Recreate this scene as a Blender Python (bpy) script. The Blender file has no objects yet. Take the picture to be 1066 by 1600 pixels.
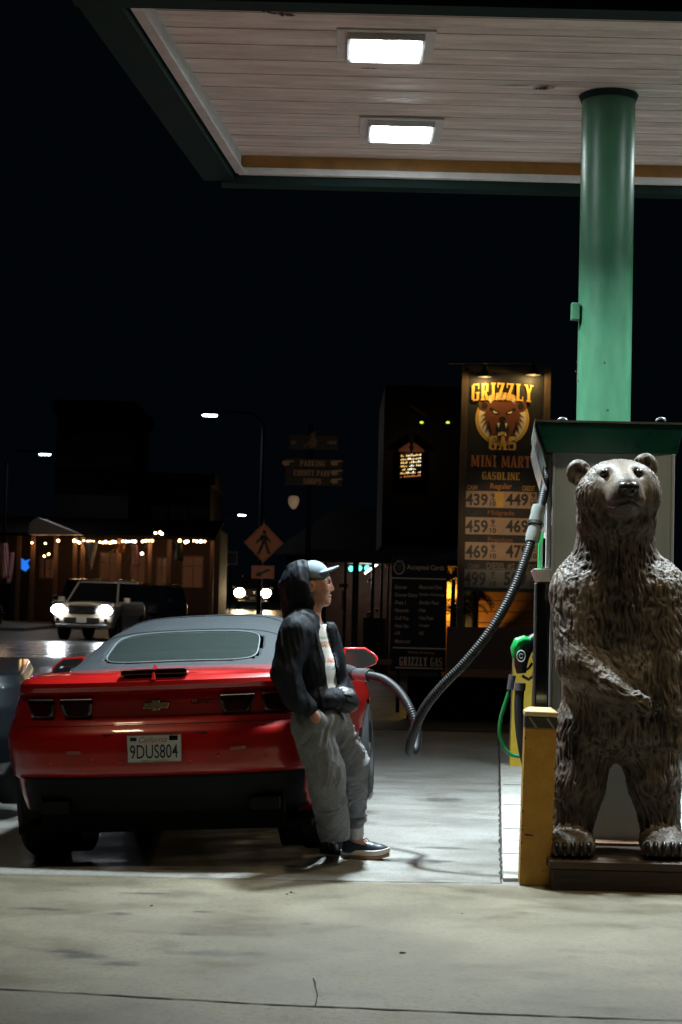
import bpy, math, random
import numpy as np
from mathutils import Vector, Matrix, Euler
random.seed(7); rng = np.random.default_rng(7)
sc = bpy.context.scene
COL = sc.collection
R = math.radians

# ------------------------------------------------------------------ camera
CAMZ = 1.53; FPX = 2700.0
pitch = math.atan(136/FPX); roll = R(1.4)
fwd = Vector((0, math.cos(pitch), math.sin(pitch)))
up0 = Vector((0, -math.sin(pitch), math.cos(pitch))); rt0 = Vector((1, 0, 0))
rt = rt0*math.cos(roll) + up0*math.sin(roll)
up = -rt0*math.sin(roll) + up0*math.cos(roll)
cam = bpy.data.cameras.new('camera'); camo = bpy.data.objects.new('camera', cam); COL.objects.link(camo)
M3 = Matrix((rt, up, -fwd)).transposed()
camo.matrix_world = Matrix.Translation((0, 0, CAMZ)) @ M3.to_4x4()
cam.sensor_fit = 'HORIZONTAL'; cam.sensor_width = 24.0; cam.lens = FPX*24/1066.0
cam.clip_start = 0.1; cam.clip_end = 2000
cam.dof.use_dof = True; cam.dof.focus_distance = 9.9; cam.dof.aperture_fstop = 5.6
sc.camera = camo

def P(u, v, Y):
    d = fwd*FPX + rt*(u-533) + up*(800-v)
    return Vector((0, 0, CAMZ)) + d*(Y/d.y)

# ------------------------------------------------------------------ world and lights
w = bpy.data.worlds.new('World'); sc.world = w; w.use_nodes = True
bg = w.node_tree.nodes['Background']
bg.inputs[0].default_value = (0.28, 0.62, 1.0, 1); bg.inputs[1].default_value = 0.0020
sc.view_settings.view_transform = 'Standard'; sc.view_settings.look = 'None'
sc.view_settings.exposure = 0; sc.view_settings.gamma = 1
sc.cycles.max_bounces = 6; sc.cycles.caustics_reflective = False; sc.cycles.caustics_refractive = False
sc.cycles.sample_clamp_indirect = 3.0

def area(name, loc, size, power, color, rot=(0, 0, 0), spread=None):
    l = bpy.data.lights.new(name, 'AREA'); l.shape = 'SQUARE'; l.size = size; l.energy = power; l.color = color
    if spread: l.spread = R(spread)
    o = bpy.data.objects.new(name, l); o.location = loc; o.rotation_euler = rot; COL.objects.link(o); return o
def point(name, loc, power, color, r=0.05):
    l = bpy.data.lights.new(name, 'POINT'); l.energy = power; l.color = color; l.shadow_soft_size = r
    o = bpy.data.objects.new(name, l); o.location = loc; COL.objects.link(o); return o
def spot(name, loc, target, power, color, ang, r=0.05, blend=.6):
    l = bpy.data.lights.new(name, 'SPOT'); l.energy = power; l.color = color; l.shadow_soft_size = r
    l.spot_size = R(ang); l.spot_blend = blend
    o = bpy.data.objects.new(name, l); o.location = loc
    d = Vector(target)-Vector(loc); o.rotation_euler = d.to_track_quat('-Z', 'Y').to_euler(); COL.objects.link(o); return o

COOL = (0.80, 0.95, 1.0); WARM = (1.0, 0.83, 0.50)
LP1 = P(603, 58, 10.47); LP2 = P(627, 193, 12.36)
ZC = 4.95                                   # canopy ceiling height
CANLAMPS = [(LP1.x, 10.47, 235), (LP2.x, 12.36, 90), (LP1.x+3.0, 10.47, 190), (LP1.x+3.0, 12.36, 75)]
for i, (x, y, p) in enumerate(CANLAMPS):
    area('canopy_lamp', (x, y, ZC-.085), .36, p, COOL, spread=112)
# the lamps of the canopy bay nearest the camera, above the picture
for x, y, p in ((-2.6, 8.3, 12), (1.5, 8.5, 24), (4.4, 8.3, 28)):
    area('near_bay_lamp', (x, y, 4.9), .4, p, WARM, spread=120)
for px, py, Y, p in ((328, 649, 62, 160), (70, 710, 80, 60)):
    q = P(px, py, Y); area('street_lamp_and_fill', (q.x, q.y, q.z-.15), .4, p, (.9, .95, 1))

# ------------------------------------------------------------------ materials
MATS = {}
def mat(name, col, rough=.6, metal=0.0, var=0.0, vscale=8, bump=0.0, bscale=60, emit=None, estr=0, coat=0, trans=0, ior=1.45, alpha=1, stretch=None, col2=None, spec=None):
    if name in MATS: return MATS[name]
    m = bpy.data.materials.new(name); m.use_nodes = True; nt = m.node_tree; N = nt.nodes; L = nt.links
    b = N['Principled BSDF']; b.inputs['Base Color'].default_value = (*col, 1)
    b.inputs['Roughness'].default_value = rough; b.inputs['Metallic'].default_value = metal
    b.inputs['Coat Weight'].default_value = coat; b.inputs['Coat Roughness'].default_value = .04
    b.inputs['Transmission Weight'].default_value = trans; b.inputs['IOR'].default_value = ior
    if spec is not None: b.inputs['Specular IOR Level'].default_value = spec
    if emit: b.inputs['Emission Color'].default_value = (*emit, 1); b.inputs['Emission Strength'].default_value = estr
    tc = N.new('ShaderNodeTexCoord'); mp = N.new('ShaderNodeMapping'); L.new(tc.outputs['Object'], mp.inputs[0])
    if stretch: mp.inputs['Scale'].default_value = stretch
    if var > 0 or col2:
        n = N.new('ShaderNodeTexNoise'); n.inputs['Scale'].default_value = vscale; n.inputs['Detail'].default_value = 6
        n.inputs['Roughness'].default_value = .65; L.new(mp.outputs[0], n.inputs[0])
        r = N.new('ShaderNodeValToRGB'); L.new(n.outputs[0], r.inputs[0])
        c2 = col2 or tuple(c*(1-var) for c in col)
        r.color_ramp.elements[0].position = .35; r.color_ramp.elements[1].position = .65
        r.color_ramp.elements[0].color = (*c2, 1); r.color_ramp.elements[1].color = (*[min(1, c*(1+var*.4)) for c in col], 1)
        L.new(r.outputs[0], b.inputs['Base Color'])
        mr = N.new('ShaderNodeMapRange'); L.new(n.outputs[0], mr.inputs[0]); mr.inputs['From Min'].default_value = .3; mr.inputs['From Max'].default_value = .7
        mr.inputs['To Min'].default_value = max(0, rough-.08); mr.inputs['To Max'].default_value = min(1, rough+.08); L.new(mr.outputs[0], b.inputs['Roughness'])
    if bump > 0:
        n2 = N.new('ShaderNodeTexNoise'); n2.inputs['Scale'].default_value = bscale; n2.inputs['Detail'].default_value = 5; L.new(mp.outputs[0], n2.inputs[0])
        bp = N.new('ShaderNodeBump'); bp.inputs['Strength'].default_value = min(1, bump); bp.inputs['Distance'].default_value = .01*max(1, bump)
        L.new(n2.outputs[0], bp.inputs['Height']); L.new(bp.outputs[0], b.inputs['Normal'])
    MATS[name] = m; return m

m_black = mat('black_plastic', (.012, .013, .015), .45, bump=.1)
m_rubber = mat('rubber', (.012, .012, .013), .7, bump=.2)
m_green = mat('green_enamel', (.004, .052, .040), .32, var=.25, vscale=5, bump=.05)
m_fascia = mat('dark_fascia', (.010, .026, .022), .75, var=.35, vscale=3, bump=.05, spec=.15)
spot('street_lamp_and_fill', (-10.5, 42, 8.5), (-8.3, 55, .8), 2600, (1, .88, .72), 26, .2, .8)  # off-frame spot added to brighten the front of the beige car
m_column = mat('column_green', (.052, .165, .090), .36, var=.3, vscale=4, bump=.06, bscale=25, stretch=(1, 1, .3))
m_white = mat('white_paint', (.62, .62, .60), .5, var=.15, vscale=6)
m_steel = mat('panel_steel', (.34, .39, .42), .36, metal=.2, var=.12, vscale=3, bump=.03, bscale=90, stretch=(1, 1, .2))
m_chrome = mat('chrome', (.75, .75, .75), .12, metal=1)
m_grey = mat('grey_metal', (.18, .19, .20), .4, metal=.7, var=.2)
m_yellow = mat('yellow_paint', (.44, .23, .035), .5, var=.22, vscale=9, bump=.08)
m_ochre = mat('ochre_band', (.36, .17, .035), .5, var=.25, vscale=6)
m_red = mat('red_car_paint', (.39, .006, .005), .34, metal=.1, coat=.8)
m_redtrim = mat('red_trim', (.5, .01, .008), .3, coat=1)  # brighter red than the body, for mirrors and sensors
m_gloss = mat('gloss_black', (.006, .006, .007), .15, coat=1)
m_softtop = mat('softtop_canvas', (.021, .027, .033), .75, var=.2, vscale=14, bump=.35, bscale=350)
m_glass = mat('dark_glass', (.16, .21, .20), .03, trans=.85)
m_lens = mat('taillight_lens', (.022, .003, .004), .12, coat=1)
m_plate = mat('plate_white', (.50, .52, .52), .5, var=.08)
m_navy = mat('plate_navy', (.01, .015, .05), .5)
m_pred = mat('plate_red', (.35, .03, .03), .5)
m_tan = mat('sign_tan', (.55, .36, .16), .6, var=.15, vscale=20)
m_signblack = mat('sign_black', (.013, .012, .010), .55, var=.2)

def tag(o, label=None, cat=None, group=None, kind=None):
    if label: o['label'] = label
    if cat: o['category'] = cat
    if group: o['group'] = group
    if kind: o['kind'] = kind
    return o
def thing(name, loc, label, cat, rot=(0, 0, 0), group=None):
    o = bpy.data.objects.new(name, None); COL.objects.link(o); o.location = loc; o.rotation_euler = rot
    o.empty_display_size = .1
    tag(o, label, cat, group); o['_m'] = 0
    return o
def wm(o):
    m = Matrix.Translation(o.location) @ o.rotation_euler.to_matrix().to_4x4()
    return (wm(o.parent) @ m) if o.parent else m
def build(name, V, F, m, parent=None, world=False, smooth=30, bevel=0):
    me = bpy.data.meshes.new(name)
    V = np.asarray(V, dtype=float)
    if world and parent is not None:
        inv = np.array(wm(parent).inverted()); V = V @ inv[:3, :3].T + inv[:3, 3]
    if isinstance(F, np.ndarray):
        me.vertices.add(len(V)); me.vertices.foreach_set('co', V.astype(np.float32).ravel())
        nF = len(F); k = F.shape[1]
        me.loops.add(nF*k); me.loops.foreach_set('vertex_index', F.astype(np.int32).ravel())
        me.polygons.add(nF); me.polygons.foreach_set('loop_start', np.arange(0, nF*k, k, dtype=np.int32))
        me.update(calc_edges=True)
    else:
        me.from_pydata([tuple(v) for v in V], [], [tuple(f) for f in F]); me.update()
    if m: me.materials.append(m)
    o = bpy.data.objects.new(name, me); COL.objects.link(o)
    if parent is not None: o.parent = parent
    if smooth:
        me.shade_smooth()
        if smooth < 170: me.set_sharp_from_angle(angle=R(smooth))
    if bevel:
        b = o.modifiers.new('bevel', 'BEVEL'); b.width = bevel; b.segments = 2; b.limit_method = 'ANGLE'; b.angle_limit = R(40)
        b.harden_normals = True
    return o

class MB:
    def __init__(s): s.v = []; s.f = []
    def add(s, V, F):
        n = len(s.v); s.v += [tuple(p) for p in V]; s.f += [tuple(i+n for i in f) for f in F]; return s
    def box(s, c, d, rot=None):
        c = Vector(c); h = Vector(d)/2; m = Euler(rot).to_matrix() if rot else Matrix.Identity(3)
        V = [c + m @ Vector((sx*h.x, sy*h.y, sz*h.z)) for sx in (-1, 1) for sy in (-1, 1) for sz in (-1, 1)]
        return s.add(V, [(0, 1, 3, 2), (4, 6, 7, 5), (0, 4, 5, 1), (2, 3, 7, 6), (0, 2, 6, 4), (1, 5, 7, 3)])
    def bb(s, a, b):
        a = Vector(a); b = Vector(b); return s.box((a+b)/2, [abs(x) for x in (b-a)])
    def tube(s, path, r, n=12, cap=True):
        path = [Vector(p) for p in path]; rs = r if hasattr(r, '__len__') else [r]*len(path)
        V = []; F = []; prev = None
        for i, p in enumerate(path):
            a = path[max(0, i-1)]; b = path[min(len(path)-1, i+1)]; t = (b-a).normalized()
            if prev is None:
                x = t.orthogonal().normalized()
            else:
                x = (prev - t*prev.dot(t)).normalized()
            prev = x; y = t.cross(x)
            for k in range(n):
                th = 2*math.pi*k/n; V.append(p + (x*math.cos(th)+y*math.sin(th))*rs[i])
        for i in range(len(path)-1):
            for k in range(n):
                F.append((i*n+k, i*n+(k+1) % n, (i+1)*n+(k+1) % n, (i+1)*n+k))
        if cap: F.append(tuple(range(n-1, -1, -1))); F.append(tuple((len(path)-1)*n+k for k in range(n)))
        return s.add(V, F)
    def cyl(s, a, b, r, n=20, r2=None): return s.tube([a, b], [r, r if r2 is None else r2], n)
    def ell(s, c, r, n=14, m=9, rot=None):
        M = Euler(rot).to_matrix() if rot else Matrix.Identity(3); c = Vector(c)
        if not hasattr(r, '__len__'): r = (r, r, r)
        V = [c+M@Vector((0, 0, r[2]))]
        for j in range(1, m):
            ph = math.pi*j/m
            for i in range(n):
                th = 2*math.pi*i/n; V.append(c+M@Vector((r[0]*math.sin(ph)*math.cos(th), r[1]*math.sin(ph)*math.sin(th), r[2]*math.cos(ph))))
        V.append(c+M@Vector((0, 0, -r[2]))); F = []
        for i in range(n): F.append((0, 1+i, 1+(i+1) % n))
        for j in range(m-2):
            for i in range(n): a = 1+j*n; F.append((a+i, a+n+i, a+n+(i+1) % n, a+(i+1) % n))
        a = 1+(m-2)*n
        for i in range(n): F.append((a+i, len(V)-1, a+(i+1) % n))
        return s.add(V, F)
    def prism(s, poly, y0, y1):                       # polygon in XZ, extruded along Y
        n = len(poly); V = [(x, y0, z) for x, z in poly]+[(x, y1, z) for x, z in poly]
        F = [tuple(range(n)), tuple(range(2*n-1, n-1, -1))]+[(i, i+n, (i+1) % n+n, (i+1) % n) for i in range(n)]
        return s.add(V, F)
    def disc(s, c, r, y0, y1, n=32, rz=None):
        rz = rz or r; return s.prism([(c[0]+r*math.cos(2*math.pi*i/n), c[1]+rz*math.sin(2*math.pi*i/n)) for i in range(n)], y0, y1)
    def build(s, name, m, parent=None, world=False, smooth=30, bevel=0):
        return build(name, s.v, s.f, m, parent, world, smooth, bevel)
def copy_tree(o, parent=None):
    c = o.copy(); COL.objects.link(c); c.parent = parent
    for ch in [x for x in list(COL.objects) if x.parent == o]: copy_tree(ch, c)
    return c

# text in the XZ plane facing -Y, fitted into a w x h box whose lower-left corner is (x, z)
def text_mesh(s, shear=0, bold=0.0):
    cu = bpy.data.curves.new('t', 'FONT'); cu.body = s; cu.size = 1; cu.offset = bold; cu.shear = shear; cu.resolution_u = 3
    o = bpy.data.objects.new('t', cu); COL.objects.link(o); dg = bpy.context.evaluated_depsgraph_get()
    me = bpy.data.meshes.new_from_object(o.evaluated_get(dg)); V = [v.co.copy() for v in me.vertices]; F = [tuple(p.vertices) for p in me.polygons]
    bpy.data.objects.remove(o); bpy.data.curves.remove(cu); bpy.data.meshes.remove(me); return V, F
def text(parent, s, x, z, wd, ht, y, m, name='lettering', shear=0, bold=.01, rot=0, mb=None):
    V, F = text_mesh(s, shear, bold)
    x0 = min(v.x for v in V); x1 = max(v.x for v in V); z0 = min(v.y for v in V); z1 = max(v.y for v in V)
    V = [(x+(v.x-x0)/(x1-x0)*wd, y, z+(v.y-z0)/(z1-z0)*ht) for v in V]
    if mb is not None: mb.add(V, F); return
    return build(name, V, F, m, parent, smooth=0)
# slab-serif display letters
def slab(parent, s, x, z, wd, ht, y, m, name='lettering', arc=0):
    G = {}
    def H(x0, x1, zc, t=.10): return [(x0, zc-t/2), (x1, zc-t/2), (x1, zc+t/2), (x0, zc+t/2)]
    def Vv(xc, z0=0, z1=1, t=.2): return [(xc-t/2, z0), (xc+t/2, z0), (xc+t/2, z1), (xc-t/2, z1)]
    def D(x0, z0, x1, z1, t=.18): return [(x0-t/2, z0), (x0+t/2, z0), (x1+t/2, z1), (x1-t/2, z1)]
    sb = lambda xc, z, w=.34: H(xc-w/2, xc+w/2, z, .09)
    G['I'] = [Vv(.3), sb(.3, .045), sb(.3, .955)]
    G['L'] = [Vv(.2), H(.04, .58, .055), sb(.2, .955), Vv(.54, 0, .28, .08)]
    G['Z'] = [H(.05, .57, .95), H(.03, .57, .05), D(.14, .05, .46, .95, .2), Vv(.08, .72, 1, .08), Vv(.54, 0, .28, .08)]
    G['Y'] = [D(.3, .42, .12, 1, .18), D(.3, .42, .5, 1, .13), Vv(.3, 0, .5), sb(.3, .045), sb(.1, .96, .24), sb(.5, .96, .24)]
    G['R'] = [Vv(.17), H(.1, .45, .95), H(.1, .45, .5, .09), Vv(.47, .5, .96, .17), D(.5, 0, .34, .5, .18), sb(.17, .045, .3), sb(.52, .045, .2)]
    G['G'] = [Vv(.13, .08, .92), H(.13, .5, .95), H(.13, .5, .05), Vv(.48, .03, .48, .17), H(.32, .62, .46, .08), Vv(.52, .68, 1, .08)]
    G['A'] = [D(.12, 0, .3, 1, .12), D(.5, 0, .32, 1, .2), H(.18, .46, .3, .08), sb(.1, .045, .24), sb(.5, .045, .3)]
    G['S'] = [H(.12, .5, .95), H(.1, .5, .5, .15), H(.1, .48, .05), Vv(.14, .5, .93, .18), Vv(.47, .07, .5, .18), Vv(.53, .7, 1, .07), Vv(.07, 0, .3, .07)]
    G['M'] = [Vv(.1, 0, 1, .11), Vv(.68, 0, 1, .18), D(.38, .1, .14, 1, .15), D(.38, .1, .62, 1, .1), sb(.1, .045, .22), sb(.68, .045, .28)]
    G['N'] = [Vv(.1, 0, 1, .11), Vv(.52, 0, 1, .11), D(.5, 0, .12, 1, .18), sb(.1, .045, .24), sb(.52, .955, .24)]
    G['T'] = [Vv(.3), H(.02, .58, .95), sb(.3, .045), Vv(.06, .72, 1, .08), Vv(.54, .72, 1, .08)]
    G['O'] = [Vv(.13, .07, .93), Vv(.48, .07, .93), H(.13, .48, .95), H(.13, .48, .05)]
    G['E'] = [Vv(.17), H(.05, .56, .95), H(.05, .56, .05), H(.17, .42, .5, .08), Vv(.54, .72, 1, .08), Vv(.54, 0, .28, .08)]
    G['H'] = [Vv(.13), Vv(.5), H(.1, .5, .5), sb(.13, .045, .3), sb(.5, .045, .3), sb(.13, .955, .3), sb(.5, .955, .3)]
    G['P'] = [Vv(.17), H(.1, .45, .95), H(.1, .45, .45, .09), Vv(.47, .45, .96, .17), sb(.17, .045, .34)]
    G['K'] = [Vv(.15), D(.26, .45, .5, 1, .12), D(.5, 0, .28, .55, .17), sb(.15, .045, .3), sb(.15, .955, .3), sb(.5, .045, .2), sb(.5, .955, .2)]
    G['C'] = [Vv(.13, .08, .92), H(.13, .5, .95), H(.13, .5, .05), Vv(.52, .68, 1, .08), Vv(.52, 0, .25, .08)]
    G['U'] = [Vv(.13, .06, 1), Vv(.48, .06, 1, .14), H(.13, .48, .05), sb(.13, .955, .28), sb(.48, .955, .24)]
    G['F'] = G['E'][:2]+G['E'][3:5]
    adv = {'M': .86, 'I': .5, ' ': .4}
    X = 0; polys = []
    for ch in s:
        off = -.05 if ch == 'I' else 0
        for k, q in enumerate(G.get(ch, [])): polys.append((k, [(a+X+off, b) for a, b in q]))
        X += adv.get(ch, .68)
    X -= .08; mb = MB()
    for k, q in polys:
        V = []
        for a, b in q:
            t = a/X; V.append((x+t*wd, y-.0006*k, z+b*ht+arc*math.sin(math.pi*t)))
        mb.add(V, [(0, 1, 2, 3)])
    return mb.build(name, m, parent, smooth=0)

# ------------------------------------------------------------------ implicit surfaces (numpy) -> mesh
class SDF:
    def __init__(s, lo, hi, h):
        s.h = h; s.lo = np.array(lo, float); n = np.ceil((np.array(hi)-s.lo)/h).astype(int)+1
        s.ax = [s.lo[i]+h*np.arange(n[i]) for i in range(3)]; s.D = np.full(tuple(n), .5, np.float32)
    def _box(s, lo, hi):
        sl = []
        for i in range(3):
            a = max(0, int((lo[i]-s.lo[i])/s.h)-1); b = min(len(s.ax[i]), int((hi[i]-s.lo[i])/s.h)+3)
            if b <= a: return None, None
            sl.append(slice(a, b))
        g = np.meshgrid(*[s.ax[i][sl[i]] for i in range(3)], indexing='ij', sparse=True)
        return tuple(sl), g
    def _mix(s, sl, d, k, op):
        d = d.astype(np.float32); A = s.D[sl]
        if op == '+':
            if k > 0: hh = np.maximum(k-np.abs(A-d), 0)/k; s.D[sl] = np.minimum(A, d)-hh*hh*k*.25
            else: s.D[sl] = np.minimum(A, d)
        elif op == '-':
            d = -d
            if k > 0: hh = np.maximum(k-np.abs(A-d), 0)/k; s.D[sl] = np.maximum(A, d)+hh*hh*k*.25
            else: s.D[sl] = np.maximum(A, d)
    def cap(s, a, b, ra, rb=None, k=.03, op='+', flat=None):
        a = np.array(a, float); b = np.array(b, float); rb = ra if rb is None else rb; m = max(ra, rb)+k+.03
        sl, g = s._box(np.minimum(a, b)-m, np.maximum(a, b)+m)
        if sl is None: return s
        ba = b-a; L = max(1e-9, ba@ba); t = np.clip(sum((g[i]-a[i])*ba[i] for i in range(3))/L, 0, 1)
        d = np.sqrt(sum((g[i]-a[i]-t*ba[i])**2 for i in range(3)))-(ra+(rb-ra)*t)
        s._mix(sl, d, k, op); return s
    def ell(s, c, r, rot=None, k=.03, op='+'):
        c = np.array(c, float); r = np.array(r if hasattr(r, '__len__') else (r, r, r), float); m = r.max()+k+.03
        sl, g = s._box(c-m, c+m)
        if sl is None: return s
        q = [g[i]-c[i] for i in range(3)]
        if rot is not None:
            M = np.array(Euler(rot).to_matrix()).T; q = [M[i, 0]*q[0]+M[i, 1]*q[1]+M[i, 2]*q[2] for i in range(3)]
        k0 = np.sqrt(sum((q[i]/r[i])**2 for i in range(3))); k1 = np.sqrt(sum((q[i]/r[i]**2)**2 for i in range(3)))+1e-9
        s._mix(sl, k0*(k0-1)/k1, k, op); return s
    def plane(s, p, n, k=0):                      # keep the side the normal points away from
        n = np.array(n, float); n /= np.linalg.norm(n); p = np.array(p, float)
        g = np.meshgrid(*s.ax, indexing='ij', sparse=True)
        d = sum((g[i]-p[i])*n[i] for i in range(3)); s.D = np.maximum(s.D, d.astype(np.float32)); return s
    def field(s, d, op, k=0): s._mix((slice(None),)*3, d, k, op); return s
    def grid(s): return np.meshgrid(*s.ax, indexing='ij', sparse=True)
    def mesh(s):
        D = s.D; S = D < 0; n = np.array(D.shape)
        cnt = np.zeros(n-1, np.int8)
        offs = [(i, j, k) for i in (0, 1) for j in (0, 1) for k in (0, 1)]
        for o in offs: cnt += S[o[0]:n[0]-1+o[0], o[1]:n[1]-1+o[1], o[2]:n[2]-1+o[2]]
        act = np.argwhere((cnt > 0) & (cnt < 8)); idx = -np.ones(n-1, np.int32); idx[tuple(act.T)] = np.arange(len(act))
        vals = {o: D[act[:, 0]+o[0], act[:, 1]+o[1], act[:, 2]+o[2]] for o in offs}
        acc = np.zeros((len(act), 3)); c = np.zeros(len(act))
        for o in offs:
            for ax in range(3):
                if o[ax] == 0:
                    q = list(o); q[ax] = 1; q = tuple(q); va, vb = vals[o], vals[q]; cr = (va < 0) != (vb < 0)
                    t = np.where(cr, va/np.where(cr, va-vb, 1), 0)
                    p = np.tile(np.array(o, float), (len(act), 1)); p[:, ax] += t; acc += p*cr[:, None]; c += cr
        V = (act+acc/c[:, None])*s.h+s.lo
        F = []
        for ax in range(3):
            a1, a2 = (ax+1) % 3, (ax+2) % 3
            sl0 = [slice(None)]*3; sl1 = [slice(None)]*3; sl0[ax] = slice(0, -1); sl1[ax] = slice(1, None)
            s0 = S[tuple(sl0)]; s1 = S[tuple(sl1)]; e = np.argwhere(s0 != s1)
            e = e[(e[:, a1] > 0) & (e[:, a2] > 0) & (e[:, a1] < n[a1]-1) & (e[:, a2] < n[a2]-1)]
            ins = s0[tuple(e.T)]
            def cell(d1, d2): q = e.copy(); q[:, a1] += d1; q[:, a2] += d2; return idx[tuple(q.T)]
            f = np.stack([cell(-1, -1), cell(0, -1), cell(0, 0), cell(-1, 0)], 1)
            f[~ins] = f[~ins][:, ::-1]; F.append(f)
        F = np.concatenate(F); F = F[(F >= 0).all(1)]
        # gradient normals
        ii = np.clip(act, 1, n-2); g = np.stack([D[ii[:, 0]+1, ii[:, 1], ii[:, 2]]-D[ii[:, 0]-1, ii[:, 1], ii[:, 2]],
            D[ii[:, 0], ii[:, 1]+1, ii[:, 2]]-D[ii[:, 0], ii[:, 1]-1, ii[:, 2]], D[ii[:, 0], ii[:, 1], ii[:, 2]+1]-D[ii[:, 0], ii[:, 1], ii[:, 2]-1]], 1)
        g /= np.linalg.norm(g, axis=1)[:, None]+1e-9
        return V, F, g
def vnoise(p, seed=0):
    i = np.floor(p).astype(np.int64); f = p-i; f = f*f*(3-2*f); out = 0
    for o in [(a, b, c) for a in (0, 1) for b in (0, 1) for c in (0, 1)]:
        q = i+np.array(o); h = (q[:, 0]*73856093 ^ q[:, 1]*19349663 ^ q[:, 2]*83492791 ^ (seed*2654435)) & 0x7fffffff
        h = (h*1103515245+12345) & 0x7fffffff; h = ((h >> 7) ^ h) & 0xffff
        wgt = np.prod([f[:, a] if o[a] else 1-f[:, a] for a in range(3)], axis=0); out = out+wgt*(h/65535.0)
    return out

# ------------------------------------------------------------------ ground
def dip(x, y):
    sm = lambda a, b, t: (lambda q: q*q*(3-2*q))(min(1, max(0, (t-a)/(b-a))))
    return -.059*min(2.9, max(0, -x-.1))*sm(9.6, 10.4, y)*(1-sm(17, 24, y))
def concrete_mat():
    m = bpy.data.materials.new('concrete'); m.use_nodes = True; N = m.node_tree.nodes; L = m.node_tree.links; b = N['Principled BSDF']
    tc = N.new('ShaderNodeTexCoord')
    def noise(scale, det=6, st=None, rough=.6):
        n = N.new('ShaderNodeTexNoise'); n.inputs['Scale'].default_value = scale; n.inputs['Detail'].default_value = det; n.inputs['Roughness'].default_value = rough
        if st:
            mp = N.new('ShaderNodeMapping'); mp.inputs['Scale'].default_value = st; L.new(tc.outputs['Object'], mp.inputs[0]); L.new(mp.outputs[0], n.inputs[0])
        else: L.new(tc.outputs['Object'], n.inputs[0])
        return n
    def ramp(src, p0, c0, p1, c1):
        r = N.new('ShaderNodeValToRGB'); e = r.color_ramp.elements; e[0].position = p0; e[0].color = (*c0, 1); e[1].position = p1; e[1].color = (*c1, 1); L.new(src, r.inputs[0]); return r
    a = noise(.9, 8, (1, .8, 1)); ra1 = ramp(a.outputs[0], .3, (.118, .100, .066), .72, (.245, .212, .148)); ra2 = ramp(a.outputs[0], .3, (.20, .195, .18), .72, (.34, .335, .32))  # front slab browner and darker, warm lamp tint partly in its colour
    sy = N.new('ShaderNodeSeparateXYZ'); L.new(tc.outputs['Object'], sy.inputs[0]); my = N.new('ShaderNodeMapRange'); L.new(sy.outputs[1], my.inputs[0]); my.inputs['From Min'].default_value = 9.42; my.inputs['From Max'].default_value = 9.50
    mxs = N.new('ShaderNodeMix'); mxs.data_type = 'RGBA'; L.new(my.outputs[0], mxs.inputs[0]); L.new(ra1.outputs[0], mxs.inputs[6]); L.new(ra2.outputs[0], mxs.inputs[7])
    wn = noise(9, 4); stain = None
    for (u, v, rx, ry_, dk_) in ((130, 1494, .17, .09, .45), (186, 1506, .15, .07, .5), (100, 1487, .10, .07, .55), (185, 1428, .09, .06, .55), (315, 1425, .07, .05, .6), (255, 1356, .20, .08, .45), (480, 1444, .06, .035, .5), (222, 1396, .16, .05, .6), (460, 1396, .05, .03, .5), (60, 1420, .2, .06, .65), (300, 1460, .12, .05, .7), (640, 1345, .35, .16, .6), (690, 1325, .25, .08, .6), (690, 1250, .3, .25, .7), (330, 1490, .3, .1, .75), (20, 1350, .35, .12, .5)):
        d = fwd*FPX + rt*(u-533) + up*(800-v); t = -CAMZ/d.z; c_ = Vector((0, 0, CAMZ))+d*t
        mpn = N.new('ShaderNodeMapping'); mpn.vector_type = 'POINT'; mpn.inputs['Location'].default_value = (-c_.x/rx, -c_.y/ry_, 0); mpn.inputs['Scale'].default_value = (1/rx, 1/ry_, 0); L.new(tc.outputs['Object'], mpn.inputs[0])
        ln = N.new('ShaderNodeVectorMath'); ln.operation = 'LENGTH'; L.new(mpn.outputs[0], ln.inputs[0])
        ad = N.new('ShaderNodeMath'); ad.operation = 'MULTIPLY_ADD'; L.new(wn.outputs[0], ad.inputs[0]); ad.inputs[1].default_value = 1.6; L.new(ln.outputs['Value'], ad.inputs[2])
        mr = N.new('ShaderNodeMapRange'); mr.interpolation_type = 'SMOOTHSTEP'; L.new(ad.outputs[0], mr.inputs[0]); mr.inputs['From Min'].default_value = 1.0; mr.inputs['From Max'].default_value = 1.75; mr.inputs['To Min'].default_value = dk_*.62; mr.inputs['To Max'].default_value = 1
        if stain is None: stain = mr.outputs[0]
        else: mm = N.new('ShaderNodeMath'); mm.operation = 'MULTIPLY'; L.new(stain, mm.inputs[0]); L.new(mr.outputs[0], mm.inputs[1]); stain = mm.outputs[0]
    s1 = noise(3.2, 3, (1, 1.0, 1), .4); rs = ramp(s1.outputs[0], .64, (1, 1, 1), .74, (.66, .64, .61))
    s2 = noise(1.1, 6, (1.4, 2.2, 1), .7); rs2 = ramp(s2.outputs[0], .28, (.66, .64, .60), .55, (1, 1, 1))
    fine = noise(140, 4); rf = ramp(fine.outputs[0], .3, (.74, .74, .74), .7, (1.15, 1.15, 1.15))
    def mul(x, y):
        k = N.new('ShaderNodeMix'); k.data_type = 'RGBA'; k.blend_type = 'MULTIPLY'; k.inputs[0].default_value = 1; L.new(x, k.inputs[6]); L.new(y, k.inputs[7]); return k.outputs[2]
    grit = noise(34, 3, None, .8); rg = ramp(grit.outputs[0], .34, (.66, .65, .63), .50, (1.06, 1.06, 1.06)); g2 = noise(300, 2, None, .6); rg2 = ramp(g2.outputs[0], .36, (.5, .5, .5), .46, (1, 1, 1))
    c = mul(mul(mul(mul(mul(mul(mxs.outputs[2], stain), rs.outputs[0]), rs2.outputs[0]), rf.outputs[0]), rg.outputs[0]), rg2.outputs[0]); L.new(c, b.inputs['Base Color'])
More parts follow.
